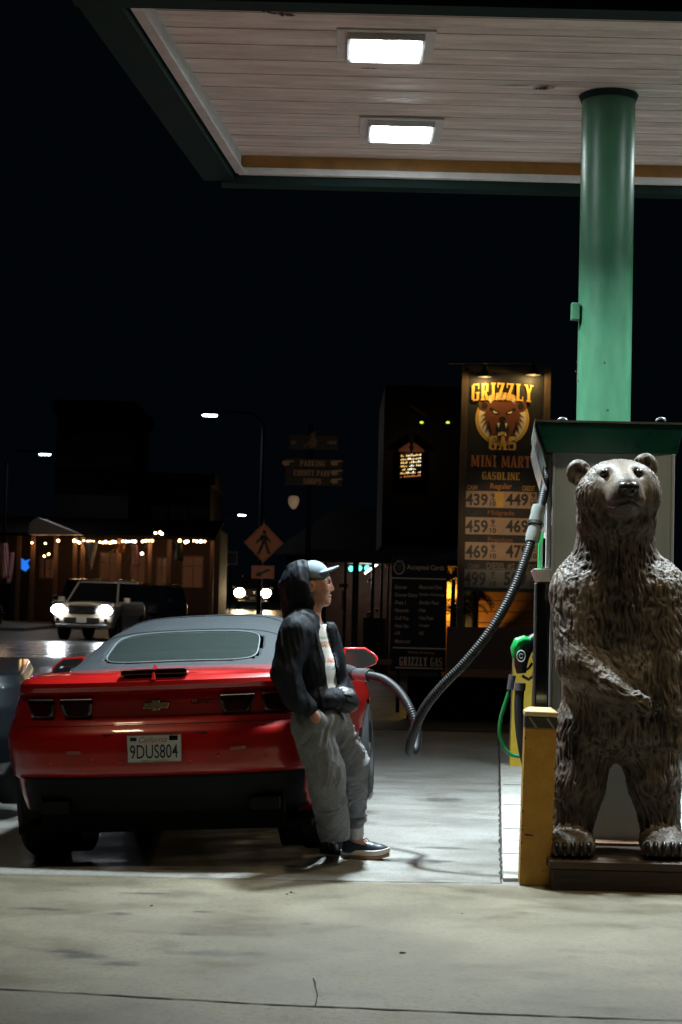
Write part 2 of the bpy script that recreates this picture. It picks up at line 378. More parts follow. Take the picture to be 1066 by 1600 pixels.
    rr = ramp(s2.outputs[0], .3, (.38, .38, .38), .6, (.68, .68, .68)); L.new(rr.outputs[0], b.inputs['Roughness'])
    bp = N.new('ShaderNodeBump'); bp.inputs['Strength'].default_value = .35; bp.inputs['Distance'].default_value = .006
    L.new(fine.outputs[0], bp.inputs['Height']); L.new(bp.outputs[0], b.inputs['Normal'])
    return m
m_conc = concrete_mat()
xs = np.concatenate([np.linspace(-600, -9, 6), np.arange(-8, 8.01, .25), np.linspace(9, 600, 6)])
ys = np.concatenate([[-40, -10, 0, 3], np.arange(5, 30, .25), np.linspace(31, 900, 14)])
V = [(x, y, dip(x, y)) for y in ys for x in xs]; nx = len(xs)
F = [(j*nx+i, j*nx+i+1, (j+1)*nx+i+1, (j+1)*nx+i) for j in range(len(ys)-1) for i in range(nx-1)]
tag(build('ground', V, F, m_conc, smooth=170), 'stained pale concrete forecourt', kind='structure')
m_asph = mat('asphalt', (.036, .036, .038), .42, var=.3, vscale=1.2, bump=.5, bscale=140)
a = MB(); a.add([(-120, 20.5, .008), (120, 20.5, .008), (120, 300, .008), (-120, 300, .008)], [(0, 1, 2, 3)])
tag(a.build('road', m_asph), kind='structure')
m_joint = mat('joint_tar', (.022, .018, .015), .9)
def ground_strip(pts, w, name='expansion_joint'):
    mb = MB(); pts2 = []
    for i in range(len(pts)-1):
        a, b = Vector(pts[i]), Vector(pts[i+1]); n = max(2, int((b-a).length/.06))
        for k in range(n): pts2.append(a.lerp(b, k/n))
    pts2.append(Vector(pts[-1])); V = []
    for i, p in enumerate(pts2):
        t = (pts2[min(len(pts2)-1, i+1)]-pts2[max(0, i-1)]).normalized(); nrm = Vector((-t.y, t.x, 0))
        ww = w*(.45+.9*random.random())/2
        q = p+nrm*random.uniform(-.3, .3)*w
        for sgn in (-1, 1): c = q+nrm*ww*sgn; V.append((c.x, c.y, dip(c.x, c.y)+.003))
    mb.add(V, [(2*i, 2*i+1, 2*i+3, 2*i+2) for i in range(len(pts2)-1)])
    return tag(mb.build(name, m_joint), kind='structure')
def G0(u, v):                                    # pixel -> point on flat ground
    d = fwd*FPX + rt*(u-533) + up*(800-v); t = -CAMZ/d.z; p = Vector((0, 0, CAMZ))+d*t; p.z = 0; return p
ground_strip([G0(-20, 1545), G0(430, 1571), G0(880, 1590), G0(1100, 1597)], .016)
ground_strip([G0(430, 1376), G0(783, 1381)], .012)
ground_strip([G0(783, 1381), G0(780.5, 1200), G0(779, 1130)], .016)
ground_strip([G0(-20, 1367), G0(430, 1375)], .006)
ground_strip([G0(490, 1530), G0(497, 1556), G0(492, 1574)], .006)
m_island = mat('island_concrete', (.52, .51, .47), .6, var=.3, vscale=3.5, bump=.3, bscale=60)
isl = [G0(786, 1378), G0(1300, 1382), G0(1180, 1190), G0(782, 1196)]
mb = MB(); mb.add([(p.x, p.y, .0) for p in isl]+[(p.x, p.y, .022) for p in isl], [(4, 5, 6, 7), (0, 1, 5, 4), (1, 2, 6, 5), (2, 3, 7, 6), (3, 0, 4, 7)])
tag(mb.build('pump_island', m_island, bevel=.006), kind='structure')
for v in (1230, 1262, 1300, 1340):
    g1, g2 = G0(786, v), G0(868, v+2); mb = MB(); mb.bb((g1.x, g1.y-.006, .0235), (g2.x, g1.y+.006, .0250)); tag(mb.build('kerb_joint', m_joint), kind='structure')
m_line = mat('road_paint', (.35, .35, .32), .7, var=.4, vscale=6)
# pale concrete lane and painted-in road sheen far left
def patch(name, u0, v0, u1, v1, z, m):
    a, b, c, d = G0(u0, v1), G0(u1, v1), G0(u1, v0), G0(u0, v0)
    mb = MB(); mb.add([(p.x, p.y, z) for p in (a, b, c, d)], [(0, 1, 2, 3)]); return tag(mb.build(name, m), kind='structure')
m_walk = mat('sidewalk', (.20, .19, .17), .6, var=.25, vscale=2)
patch('concrete_strip', -300, 1030, 420, 1042, .012, m_walk)
m_sheen = mat('sheen_asphalt', (.055, .06, .05), .25, var=.4, vscale=.8, bump=.3, bscale=30)
patch('sheen_patch', -260, 1003, 300, 1028, .012, m_sheen)  # greener, glossier sheet stands in for lit sheen on the asphalt
kb = P(-40, 975, 66); ke = P(92, 962, 74)
mb = MB(); mb.add([(kb.x-40, kb.y, 0), (ke.x, ke.y-8, 0), (ke.x, 300, 0), (kb.x-40, 300, 0), (kb.x-40, kb.y, .13), (ke.x, ke.y-8, .13), (ke.x, 300, .13), (kb.x-40, 300, .13)], [(4, 5, 6, 7), (0, 1, 5, 4), (1, 2, 6, 5)])
tag(mb.build('sidewalk', m_walk), kind='structure')

# ------------------------------------------------------------------ canopy
FL = P(378, 237, 13.25); NL = P(214, 0, 9.5)
slope = (FL.x-NL.x)/(FL.y-NL.y)
XL = lambda y: FL.x+(y-FL.y)*slope
YN, YF, XR = 9.33, 13.25, 6.4; ZB = ZC-.215
can = thing('canopy', (2.5, 11.3, ZC), 'filling station canopy with a white ribbed ceiling and dark green edges', 'canopy')
m_deck = bpy.data.materials.new('deck_white'); m_deck.use_nodes = True
def deck_nodes(m):
    N = m.node_tree.nodes; L = m.node_tree.links; b = N['Principled BSDF']; tc = N.new('ShaderNodeTexCoord')
    mp = N.new('ShaderNodeMapping'); mp.inputs['Scale'].default_value = (.5, 3.0, 1); L.new(tc.outputs['Object'], mp.inputs[0])
    n = N.new('ShaderNodeTexNoise'); n.inputs['Scale'].default_value = 2.2; n.inputs['Detail'].default_value = 8; n.inputs['Roughness'].default_value = .7; L.new(mp.outputs[0], n.inputs[0])
    r = N.new('ShaderNodeValToRGB'); e = r.color_ramp.elements; e[0].position = .36; e[0].color = (.52, .45, .40, 1); e[1].position = .6; e[1].color = (.82, .76, .70, 1); L.new(n.outputs[0], r.inputs[0])
    n2 = N.new('ShaderNodeTexNoise'); n2.inputs['Scale'].default_value = 5.5; n2.inputs['Detail'].default_value = 6; n2.inputs['Roughness'].default_value = .75; L.new(mp.outputs[0], n2.inputs[0])
    r2 = N.new('ShaderNodeValToRGB'); e = r2.color_ramp.elements; e[0].position = .27; e[0].color = (.12, .07, .04, 1); e[1].position = .31; e[1].color = (1, 1, 1, 1); L.new(n2.outputs[0], r2.inputs[0])
    k = N.new('ShaderNodeMix'); k.data_type = 'RGBA'; k.blend_type = 'MULTIPLY'; k.inputs[0].default_value = 1; L.new(r.outputs[0], k.inputs[6]); L.new(r2.outputs[0], k.inputs[7])
    L.new(k.outputs[2], b.inputs['Base Color']); b.inputs['Roughness'].default_value = .33
    n3 = N.new('ShaderNodeTexNoise'); n3.inputs['Scale'].default_value = 7; L.new(mp.outputs[0], n3.inputs[0])
    bp = N.new('ShaderNodeBump'); bp.inputs['Strength'].default_value = .25; bp.inputs['Distance'].default_value = .02; L.new(n3.outputs[0], bp.inputs['Height']); L.new(bp.outputs[0], b.inputs['Normal'])
deck_nodes(m_deck)
# ribbed deck: panels run across, each with a shallow lip
V = []; F = []; y = YN; prof = []
pitch_d = .30
while y < YF:
    prof += [(y, 0), (y+.012, .028), (y+.03, .030), (y+.055, .004), (y+.16, .0), (y+.175, .010), (y+.19, 0)]
    y += pitch_d
prof = [(a, b) for a, b in prof if a < YF]+[(YF, 0)]
for (a, b) in prof:
    for x in (XL(a), 1.0, 3.0, XR): V.append((x-2.5, a-11.3, b))
F = [(i*4+k, i*4+k+1, (i+1)*4+k+1, (i+1)*4+k) for i in range(len(prof)-1) for k in range(3)]
build('ceiling_deck', V, F, m_deck, can, smooth=25)
mb = MB(); y = YN+.021
while y < YF: mb.add([(XL(y)-2.5+.01, y-11.3-.007, -.0022), (XR-2.5, y-11.3-.007, -.0022), (XR-2.5, y-11.3+.007, -.0022), (XL(y)-2.5+.01, y-11.3+.007, -.0022)], [(0, 1, 2, 3)]); y += pitch_d
mb.build('panel_seam', mat('seam_dark', (.20, .17, .15), .9), can)  # thin dark strips along the panel grooves
mb = MB()
mb.add([(XL(YN)-2.5, YN-11.3, .5), (XR-2.5, YN-11.3, .5), (XR-2.5, YF-11.3, .5), (XL(YF)-2.5, YF-11.3, .5)], [(0, 1, 2, 3)]); mb.build('roof_sheet', m_fascia, can)
def quadbar(name, m, a, b, wdt, z0, z1, inset=0):        # bar with footprint a->b (outer line), widened outward to the left
    a = Vector((a[0], a[1], 0)); b = Vector((b[0], b[1], 0)); t = (b-a).normalized(); n = Vector((-t.y, t.x, 0))*wdt
    pts = [a, b, b+n, a+n]; mbb = MB()
    mbb.add([(p.x-2.5, p.y-11.3, z0-ZC) for p in pts]+[(p.x-2.5, p.y-11.3, z1-ZC) for p in pts], [(3, 2, 1, 0), (4, 5, 6, 7), (0, 1, 5, 4), (1, 2, 6, 5), (2, 3, 7, 6), (3, 0, 4, 7)])
    return mbb.build(name, m, can, bevel=.004)
quadbar('far_fascia', m_fascia, (XR, YF+.035), (XL(YF)-.16, YF+.035), -.16, ZB, ZC+.6)
quadbar('left_fascia', m_fascia, (XL(YF)-.055, YF+.03), (XL(YN-.1)-.055, YN-.1), -.24, ZB+.02, ZC+.6)
quadbar('near_fascia', m_fascia, (XR, YN-.01), (XL(YN)-.3, YN-.01), .16, ZB, ZC+.6)
quadbar('ochre_band', m_ochre, (XR, YF), (XL(YF), YF), -.03, ZC-.098, ZC+.02)
quadbar('white_trim', m_white, (XR, YF-.03), (XL(YF)-.02, YF-.03), -.06, ZC-.150, ZC-.100)
quadbar('side_trim', m_white, (XL(YF)-.0, YF-.03), (XL(YN), YN), -.045, ZC-.12, ZC+.02)
quadbar('side_lip', m_white, (XL(YF)+.03, YF-.03), (XL(YN)+.03, YN), -.07, ZC-.150, ZC-.124)
# down pipe bracket and dark peel mark near the column
m_rust = mat('rust', (.05, .025, .015), .9, var=.3)
def ceil_mark(u0, v0, u1, v1, w):
    def C(u, v):
        d = fwd*FPX + rt*(u-533) + up*(800-v); t = (ZC-.006-CAMZ)/d.z; return Vector((0, 0, CAMZ))+d*t
    a, b = C(u0, v0), C(u1, v1); n = 12; V = []
    for i in range(n+1):
        p = a.lerp(b, i/n); ww = w*random.uniform(.15, 1)*math.sin(math.pi*(i+.4)/(n+.8)); V += [(p.x-2.5, p.y-11.3-ww/2, p.z-ZC), (p.x-2.5, p.y-11.3+ww/2, p.z-ZC)]
    m2 = MB(); m2.add(V, [(2*i, 2*i+1, 2*i+3, 2*i+2) for i in range(n)]); m2.build('peeled_patch', m_rust, can)
for a in ((418, 20, 464, 24, .09), (405, 16, 425, 18, .05), (590, 19, 630, 22, .04), (834, 139, 868, 137, .09), (560, 106, 590, 107, .03), (760, 134, 905, 134, .02)): ceil_mark(*a)

m_lampglow = mat('lamp_glow', (1, 1, 1), .5, emit=(.86, .97, 1.0), estr=45)
for i, (x, y, p) in enumerate(CANLAMPS):
    q = thing('canopy_light', (x, y, ZC), ['square canopy lamp nearest the camera, left of the green column', 'square canopy lamp farther back, near the ochre band', 'square canopy lamp right of the green column, nearer', 'square canopy lamp right of the green column, farther'][i], 'lamp', group='square lamps in the canopy ceiling')
    mb = MB(); mb.box((0, 0, -.008), (.60, .56, .012)); mb.build('mounting_plate', m_white, q)
    mb = MB()
    for s in (-1, 1): mb.box((s*.225, 0, -.033), (.02, .47, .040)); mb.box((0, s*.225, -.033), (.43, .02, .040))
    mb.build('housing', m_white, q)
    mb = MB(); mb.add([(-.214, -.2, -.02), (.214, -.2, -.02), (.214, .2, -.02), (-.214, .2, -.02), (-.2, -.18, -.062), (.2, -.18, -.062), (.2, .18, -.062), (-.2, .18, -.062)], [(4, 7, 6, 5), (0, 4, 5, 1), (1, 5, 6, 2), (2, 6, 7, 3), (3, 7, 4, 0)])
    mb.build('lens', m_lampglow, q)

# green column
ct = P(953, 132, 11.45); cb = P(944, 655, 11.45)
col = thing('canopy_column', (ct.x-.005, 11.45, 0), 'round green steel column holding up the canopy behind the pump', 'column')
rc = .178
mb = MB(); mb.cyl((0, 0, .03), (0, 0, ZC+.02), rc, 48); mb.build('shaft', m_column, col)
mb = MB(); mb.tube([(0, 0, ZC-.045), (0, 0, ZC-.004)], [rc+.004, rc+.02], 40, cap=False); mb.build('collar', m_fascia, col)
mb = MB(); mb.box((-rc-.028, -.05, P(897, 487, 11.4).z), (.055, .07, .115)); mb.build('junction_box', m_column, col, bevel=.006)
mb = MB()
for (u, v) in ((945, 566), (908, 560), (906, 575), (950, 640), (909, 590)):
    q = P(u, v, 11.27); mb.ell((q.x-ct.x+.005, -math.sqrt(max(0, rc**2-(q.x-ct.x+.005)**2)), q.z), (.006, .004, .006))
mb.build('screw', m_rust, col)

# ------------------------------------------------------------------ price sign
SY = 24.6
s0 = P(785, 960, SY)
sign = thing('price_sign', (s0.x, SY, 0), 'tall brown framed price board with a bear emblem and two lamps on top', 'sign')
def L(u, v, Y=SY, o=sign): q = P(u, v, Y); return q.x-o.location.x, q.z-o.location.z
m_wood = mat('sign_wood', (.085, .055, .032), .65, var=.4, vscale=4, bump=.3, stretch=(6, 6, 1))
m_gold = mat('letter_gold', (.80, .47, .08), .5, var=.12, vscale=14)
m_orange = mat('letter_orange', (.62, .22, .07), .55, var=.2, vscale=14)
m_cream = mat('emblem_cream', (.85, .72, .48), .5)
m_bearbr = mat('emblem_brown', (.16, .045, .014), .6)
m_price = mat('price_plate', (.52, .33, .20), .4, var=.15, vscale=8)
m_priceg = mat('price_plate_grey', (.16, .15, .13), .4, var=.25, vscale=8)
m_digit = mat('price_digit', (.008, .008, .008), .45)
def rect(name, u0, v0, u1, v1, y0, y1, m, o=sign, Y=SY, bevel=0):
    um, vm = (u0+u1)/2, (v0+v1)/2
    a = L(u0, vm, Y, o); b = L(u1, vm, Y, o); c = L(um, v0, Y, o); d = L(um, v1, Y, o)
    mb = MB(); mb.bb((a[0], y0, d[1]), (b[0], y1, c[1])); return mb.build(name, m, o, bevel=bevel)
rect('frame_post', 717, 575, 727, 1075, -.05, .12, m_wood); rect('frame_post', 846, 575, 856, 1080, -.05, .12, m_wood)
rect('frame_rail', 727.5, 573, 845.5, 582, -.05, .12, m_wood)
rect('backboard', 727, 582, 846, 925, 0, .10, m_signblack)
rect('name_panel', 729, 586, 844, 751, -.012, 0, m_signblack)
slab(sign, 'GRIZZLY', *L(736, 627), .88, .245, -.045, m_gold, arc=.025)
cx, cz = L(785, 655)
mb = MB(); mb.disc((cx, cz), .385, -.018, -.012); mb.build('emblem_ring', m_gold, sign)
mb = MB(); mb.disc((cx, cz), .345, -.022, -.018); mb.build('emblem_disc', m_cream, sign)
mb = MB(); mb.disc((cx, cz+.05), .25, -.030, -.024, rz=.24); mb.disc((cx, cz-.12), .17, -.0295, -.0235, rz=.2)
for s in (-1, 1):
    mb.disc((cx+s*.26, cz+.20), .085, -.029, -.0225, n=16)
    for k in range(7): a = R(-50+k*16); mb.prism([(cx+s*(.22*math.cos(a)), cz+.22*math.sin(a)+.02), (cx+s*(.22*math.cos(a+.3)), cz+.22*math.sin(a+.3)+.02), (cx+s*.31*math.cos(a-.05), cz+.31*math.sin(a-.05)-.03)], -.0285, -.023)
mb.build('emblem_head', m_bearbr, sign)
mb = MB()
for s in (-1, 1):
    mb.prism([(cx+s*.04, cz+.09), (cx+s*.17, cz+.17), (cx+s*.19, cz+.13), (cx+s*.06, cz+.06)], -.034, -.031)
    mb.disc((cx+s*.26, cz+.19), .045, -.033, -.030, n=12)
    mb.prism([(cx+s*.20, cz-.02), (cx+s*.14, cz-.22), (cx+s*.22, cz-.12)], -.034, -.031)
mb.disc((cx, cz+.0), .05, -.034, -.031, rz=.035); mb.disc((cx, cz-.15), .095, -.034, -.031, rz=.11)
mb.build('emblem_shading', m_signblack, sign)
mb = MB()
for s in (-1, 1):
    mb.prism([(cx+s*.06, cz+.085), (cx+s*.14, cz+.12), (cx+s*.12, cz+.08)], -.037, -.0345)
    mb.prism([(cx+s*.035, cz-.06), (cx+s*.075, cz-.06), (cx+s*.055, cz-.13)], -.037, -.0345)
    mb.prism([(cx+s*.03, cz-.24), (cx+s*.065, cz-.24), (cx+s*.045, cz-.18)], -.037, -.0345)
mb.build('emblem_fangs', m_cream, sign)
mb = MB(); mb.disc((cx, cz-.21), .035, -.036, -.0343, rz=.03, n=12); mb.build('emblem_tongue', m_gold, sign)
slab(sign, 'GAS', *L(762.4, 702), .41, .21, -.040, m_signblack)
slab(sign, 'GAS', *L(763, 703), .40, .20, -.050, m_gold)
slab(sign, 'MINI MART', *L(736, 729), .85, .165, -.02, m_orange)
slab(sign, 'GASOLINE', *L(753, 749), .54, .108, -.02, m_gold)
def words(lst, m, mesh=sign, Y=SY, y=-.02, bold=.012):
    for s, u0, vb, u1, vt in lst:
        a = L(u0, vb, Y, mesh); b = L(u1, vb, Y, mesh); c = L(u0, vt, Y, mesh); text(mesh, s, a[0], a[1], b[0]-a[0], c[1]-a[1], y, m, bold=bold)
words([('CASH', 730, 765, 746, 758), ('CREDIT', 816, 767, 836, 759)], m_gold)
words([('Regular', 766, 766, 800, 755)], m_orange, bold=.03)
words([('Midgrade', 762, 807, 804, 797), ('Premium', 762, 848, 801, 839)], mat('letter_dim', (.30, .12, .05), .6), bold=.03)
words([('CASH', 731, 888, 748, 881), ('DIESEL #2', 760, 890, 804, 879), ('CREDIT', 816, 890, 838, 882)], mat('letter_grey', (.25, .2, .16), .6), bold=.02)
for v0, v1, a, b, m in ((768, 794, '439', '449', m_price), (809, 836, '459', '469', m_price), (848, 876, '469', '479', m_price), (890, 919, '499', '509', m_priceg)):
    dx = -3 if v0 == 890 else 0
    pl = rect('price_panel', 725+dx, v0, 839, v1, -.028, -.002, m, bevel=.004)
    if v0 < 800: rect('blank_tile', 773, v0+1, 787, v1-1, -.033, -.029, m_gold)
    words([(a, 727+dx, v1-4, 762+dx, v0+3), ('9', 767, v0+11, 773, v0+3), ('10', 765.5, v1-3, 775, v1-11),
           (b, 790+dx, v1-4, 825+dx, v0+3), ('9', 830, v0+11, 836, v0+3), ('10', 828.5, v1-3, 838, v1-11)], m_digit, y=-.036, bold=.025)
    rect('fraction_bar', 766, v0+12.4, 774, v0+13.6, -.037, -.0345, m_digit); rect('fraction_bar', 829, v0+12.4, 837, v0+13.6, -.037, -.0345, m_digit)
mb = MB(); a = L(700, 571); b = L(860, 571); mb.cyl((a[0], -.25, a[1]), (b[0], -.25, b[1]), .012, 8)
mb.cyl((L(722, 571)[0], -.25, L(722, 571)[1]), (L(722, 585)[0], .02, L(722, 585)[1]), .012, 8); mb.cyl((L(848, 573)[0], -.25, L(848, 573)[1]), (L(848, 587)[0], .02, L(848, 587)[1]), .012, 8)
mb.build('lamp_rail', m_black, sign)
for u, v in ((756, 586), (830, 583)):
    lx, lz = L(u, v); mb = MB(); mb.tube([(lx, -.25, lz+.12), (lx, -.25, lz+.05), (lx, -.25, lz+.03), (lx, -.25, lz-.03), (lx, -.25, lz-.06)], [.03, .035, .05, .095, .105], 16, cap=False)
    mb.build('lamp_shade', m_black, sign)
    mb = MB(); mb.ell((lx, -.25, lz-.01), .03, 10, 6); mb.build('bulb', mat('warm_bulb', (1, 1, 1), .5, emit=(1, .68, .28), estr=30), sign)
    point('sign_lamp', (sign.location.x+lx, SY-.26, lz-.07), 12.0, (1.0, .66, .24), .03)
# added warm fill without a fixture, brightens the price rows
spot('sign_fill', (sign.location.x-1.5, 17.5, 3.0), (sign.location.x, SY, 2.55), 460, (1, .72, .42), 14.5, .1, .8)

# ------------------------------------------------------------------ accepted-cards board
CY = 23.6
c0 = P(655, 1050, CY)
cb_ = thing('card_board', (c0.x, CY, 0), 'narrow black board listing accepted cards in small tan print', 'sign')
m_ctan = mat('card_print', (.75, .50, .34), .6)
rect('panel', 611, 868, 698, 1049, 0, .06, mat('card_black', (.004, .006, .0065), .6, spec=.2), cb_, CY, bevel=.004)
words([('Accepted Cards', 636, 892, 694, 882)], m_ctan, cb_, CY, -.004)
rect('rule', 612, 903, 697, 905, -.004, 0, m_ctan, cb_, CY); rect('rule', 614, 1012, 699, 1014, -.004, 0, m_ctan, cb_, CY); rect('rule', 618, 1043, 693, 1045, -.004, 0, m_ctan, cb_, CY)
for i, (a, b) in enumerate((('-Discover', '-Mastercard Fleet'), ('-Discover Diners', '-Sinclair Advantage'), ('-Fleet 1', '-Sinclair Fleet'), ('-Fleetwide', '-Visa'), ('-Gulf Visa', '-Visa Fleet'), ('-Hess Visa', '-Voyager'), ('-JCB', '-WEX'), ('-Mastercard', ''))):
    v = 920+i*12.1; words([(a, 616, v, 616+2.25*len(a), v-6)], m_ctan, cb_, CY, -.004, .004)
    if b: words([(b, 654, v, 654+2.15*len(b), v-6)], m_ctan, cb_, CY, -.004, .004)
words([('Thank you for choosing', 637, 1022, 678, 1017)], m_ctan, cb_, CY, -.004, .0)
a = L(624, 1040, CY, cb_); slab(cb_, 'GRIZZLY GAS', a[0], a[1], .585, .12, -.004, m_ctan)
lx, lz = L(624, 887, CY, cb_); mb = MB()
ring = [(lx+.07*math.cos(t), -.006, lz+.085*math.sin(t)) for t in np.linspace(R(130), R(410), 20)]
mb.tube(ring, .009, 6)
for k in range(5): mb.prism([(lx-.04+k*.018, lz+.075), (lx-.025+k*.018, lz+.075), (lx-.032+k*.018, lz+.11)], -.008, -.003)
mb.build('emblem', m_ctan, cb_)
mb = MB(); mb.disc((lx, lz), .042, -.010, -.004, n=16, rz=.05); mb.disc((lx-.035, lz+.045), .015, -.009, -.004, n=10); mb.disc((lx+.035, lz+.045), .015, -.009, -.004, n=10); mb.build('emblem_bear', mat('card_bear', (.03, .035, .035), .6), cb_)
for s in (-1, 1): mb = MB(); mb.cyl((s*.28, .1, 0), (s*.28, .1, c0.z+.3), .025, 8); mb.build('post', m_black, cb_)

# ------------------------------------------------------------------ fuel dispenser
px0 = P(862, 900, 10.15); YAW = R(-5.4)
pump = thing('fuel_dispenser', (px0.x, 10.15, .022), 'steel sided fuel dispenser with a dark green top behind the bear statue', 'fuel pump', rot=(0, 0, YAW))
PW = .70; PD = .95; zt = P(950, 709, 10.15).z-.022; zl = P(850, 893, 10.15).z-.022
mb = MB(); mb.bb((.01, .012, 0), (PW-.01, PD, zt)); mb.build('cabinet', m_black, pump)
mb = MB(); mb.bb((.012, -.004, .04), (PW-.012, .012, zt)); mb.build('side_panel', m_steel, pump, bevel=.004)
mb = MB()
for x in (-.004, PW-.012): mb.bb((x, -.012, .04), (x+.016, .03, zt))
mb.build('edge_trim', mat('trim_white', (.45, .48, .50), .35, metal=.3), pump, bevel=.003)
for s, x0, x1 in ((0, -.095, -.004), (1, PW+.004, PW+.06)):
    mb = MB(); mb.bb((x0+.012, .05, .30), (x1, PD-.04, zl-.06)); mb.build('lower_bezel', m_gloss, pump, bevel=.01)
    mb = MB()
    for yy in (.045, .30): mb.bb((x0+.002, yy, .62), (x0+.014, yy+.018, zl-.07))
    mb.build('bezel_rail', m_grey, pump, bevel=.003)
    mb = MB(); xs_ = (x0-.012, x1) if s == 0 else (x0, x1+.02)
    mb.add([(xs_[0], -.01, zl+.015), (xs_[1], -.01, zl+.015), (xs_[1], PD, zl+.015), (xs_[0], PD, zl+.015), (xs_[0]+(.03 if s == 0 else 0), .01, zl-.06), (xs_[1]-(.03 if s else 0), .01, zl-.06), (xs_[1]-(.03 if s else 0), PD-.02, zl-.06), (xs_[0]+(.03 if s == 0 else 0), PD-.02, zl-.06)],
        [(0, 1, 2, 3), (7, 6, 5, 4), (0, 4, 5, 1), (1, 5, 6, 2), (2, 6, 7, 3), (3, 7, 4, 0)])
    mb.build('ledge', m_white, pump, bevel=.004)
mb = MB(); mb.bb((-.035, .10, zl+.02), (-.004, PD-.02, zt-.02)); mb.build('upper_bezel', m_white, pump, bevel=.006)
mb = MB(); mb.bb((-.050, .11, zl+.03), (-.036, .60, zl+.20)); mb.build('keypad_panel', m_gloss, pump)
mb = MB()
for k in range(12): mb.bb((-.053, .108, zl+.035+k*.013), (-.0505, .598, zl+.041+k*.013))
mb.build('vent_slat', m_grey, pump)
mb = MB(); mb.bb((-.066, .62, zl+.02), (-.036, .86, zl+.27)); mb.build('grade_panel', mat('bright_green', (.01, .33, .07), .35), pump, bevel=.004)
mb = MB(); mb.bb((-.07, .2, zl+.24), (-.036, .36, zl+.44)); mb.bb((-.06, .22, zl+.47), (-.036, .34, zl+.52)); mb.build('card_reader', m_white, pump, bevel=.01)
# topper
def pl(u, v, Y): q = P(u, v, Y); i = wm(pump).inverted() @ q; return i
a, b, c, d = [pl(*t) for t in ((839, 659, 10.05), (1070, 664, 10.05), (1058, 711, 10.08), (853, 706, 10.08))]
mb = MB(); D_ = 1.12
mb.add([a, b, c, d]+[p+Vector((0, D_, 0)) for p in (a, b, c, d)], [(3, 2, 1, 0), (4, 5, 6, 7), (0, 1, 5, 4), (1, 2, 6, 5), (2, 3, 7, 6), (3, 0, 4, 7)])
mb.build('topper', m_green, pump, bevel=.008)
mb = MB(); mb.add([a+Vector((-.012, -.015, 0)), b+Vector((.012, -.015, 0)), b+Vector((.012, -.015, .012)), a+Vector((-.012, -.015, .012))]+[p+Vector((0, D_+.03, 0)) for p in (a+Vector((-.012, 0, 0)), b+Vector((.012, 0, 0)), b+Vector((.012, 0, .012)), a+Vector((-.012, 0, .012)))],
    [(0, 1, 2, 3), (7, 6, 5, 4), (0, 4, 5, 1), (1, 5, 6, 2), (2, 6, 7, 3), (3, 7, 4, 0)]); mb.build('topper_rim', m_grey, pump)
for u in (879, 1033):
    q = pl(u, 658, 10.12); mb = MB(); mb.tube([(q.x+.026*math.cos(t), q.y, q.z+.026*math.sin(t)*.7) for t in np.linspace(0, math.pi, 9)], .006, 6); mb.build('lifting_eye', m_grey, pump)
m_clear = mat('clear_plastic', (.42, .46, .44), .18, trans=.55, ior=1.25)
for pts in (((836, 655), (835, 668), (839, 685), (846, 703), (853, 728)), ((834, 688), (836, 702), (841, 722), (848, 745), (854, 765))):
    V = []
    for u, v in pts:
        for Y in (10.06, 11.1):
            q = pl(u, v, 10.06); V.append((q.x, q.y+(Y-10.06), q.z)); V.append((q.x+.006, q.y+(Y-10.06), q.z))
    mb = MB(); n = len(pts)
    for i in range(n-1): o = 4*i; mb.add([V[k] for k in range(o, o+8)], [(0, 4, 6, 2), (1, 3, 7, 5), (0, 1, 5, 4), (2, 6, 7, 3)])
    mb.build('topper_wing', m_clear, pump)
q = pl(858, 715, 10.3); mb = MB(); mb.tube([(q.x+.12, q.y+.3, q.z+.05), (q.x+.03, q.y+.1, q.z+.03), (q.x, q.y-.05, q.z)], [.035, .035, .03], 10); mb.build('hose_boom', m_grey, pump)

# hanging nozzle on the pump's left side
nz0 = P(822, 1040, 10.75)
noz = thing('fuel_nozzle', tuple(nz0), 'black fuel nozzle with a green cap hung on the left side of the dispenser', 'nozzle')
def NL_(u, v, Y=10.75): q = P(u, v, Y); return q-nz0
mb = MB(); mb.tube([NL_(815, 1052), NL_(814, 1040), NL_(815, 1025), NL_(822, 1010), NL_(830, 1001), NL_(838, 994)], [.030, .040, .050, .048, .036, .026], 14); mb.build('body', m_black, noz)
mb = MB(); mb.tube([NL_(806, 1028, 10.72), NL_(806, 1014, 10.72), NL_(811, 1004, 10.72), NL_(820, 1000, 10.72), NL_(829, 1001, 10.72)], [.022, .034, .038, .03, .016], 12); mb.build('cap', mat('bright_green', (.01, .33, .07), .35), noz)
mb = MB(); mb.tube([NL_(832, 1000), NL_(841, 988), NL_(850, 978)], [.018, .012, .011], 10); mb.build('spout', m_chrome, noz)
mb = MB(); mb.tube([NL_(816, 1056), NL_(826, 1062), NL_(834, 1056), NL_(836, 1040), NL_(834, 1024)], .010, 8); mb.tube([NL_(820, 1048), NL_(827, 1044), NL_(832, 1036)], .008, 8); mb.build('lever_guard', m_black, noz)
q = NL_(814.5, 1025, 10.68); mb = MB(); mb.tube([(q.x+.026*math.cos(t), q.y, q.z+.034*math.sin(t)) for t in np.linspace(0, 2*math.pi, 22)], .0025, 5); mb.tube([(q.x+.010*math.cos(t), q.y, q.z+.014*math.sin(t)) for t in np.linspace(.5, 5.8, 14)], .0022, 5); mb.build('badge', mat('badge_white', (.6, .6, .6), .5), noz)
mb = MB(); mb.tube([NL_(813, 1067), NL_(812, 1079)], [.036, .036], 14); mb.build('swivel', m_grey, noz)
mb = MB(); mb.tube([NL_(812, 1079), NL_(811, 1100), NL_(811.5, 1125), NL_(814, 1150), NL_(819, 1180), NL_(826, 1205)], .030, 12); mb.build('hose', m_rubber, noz)
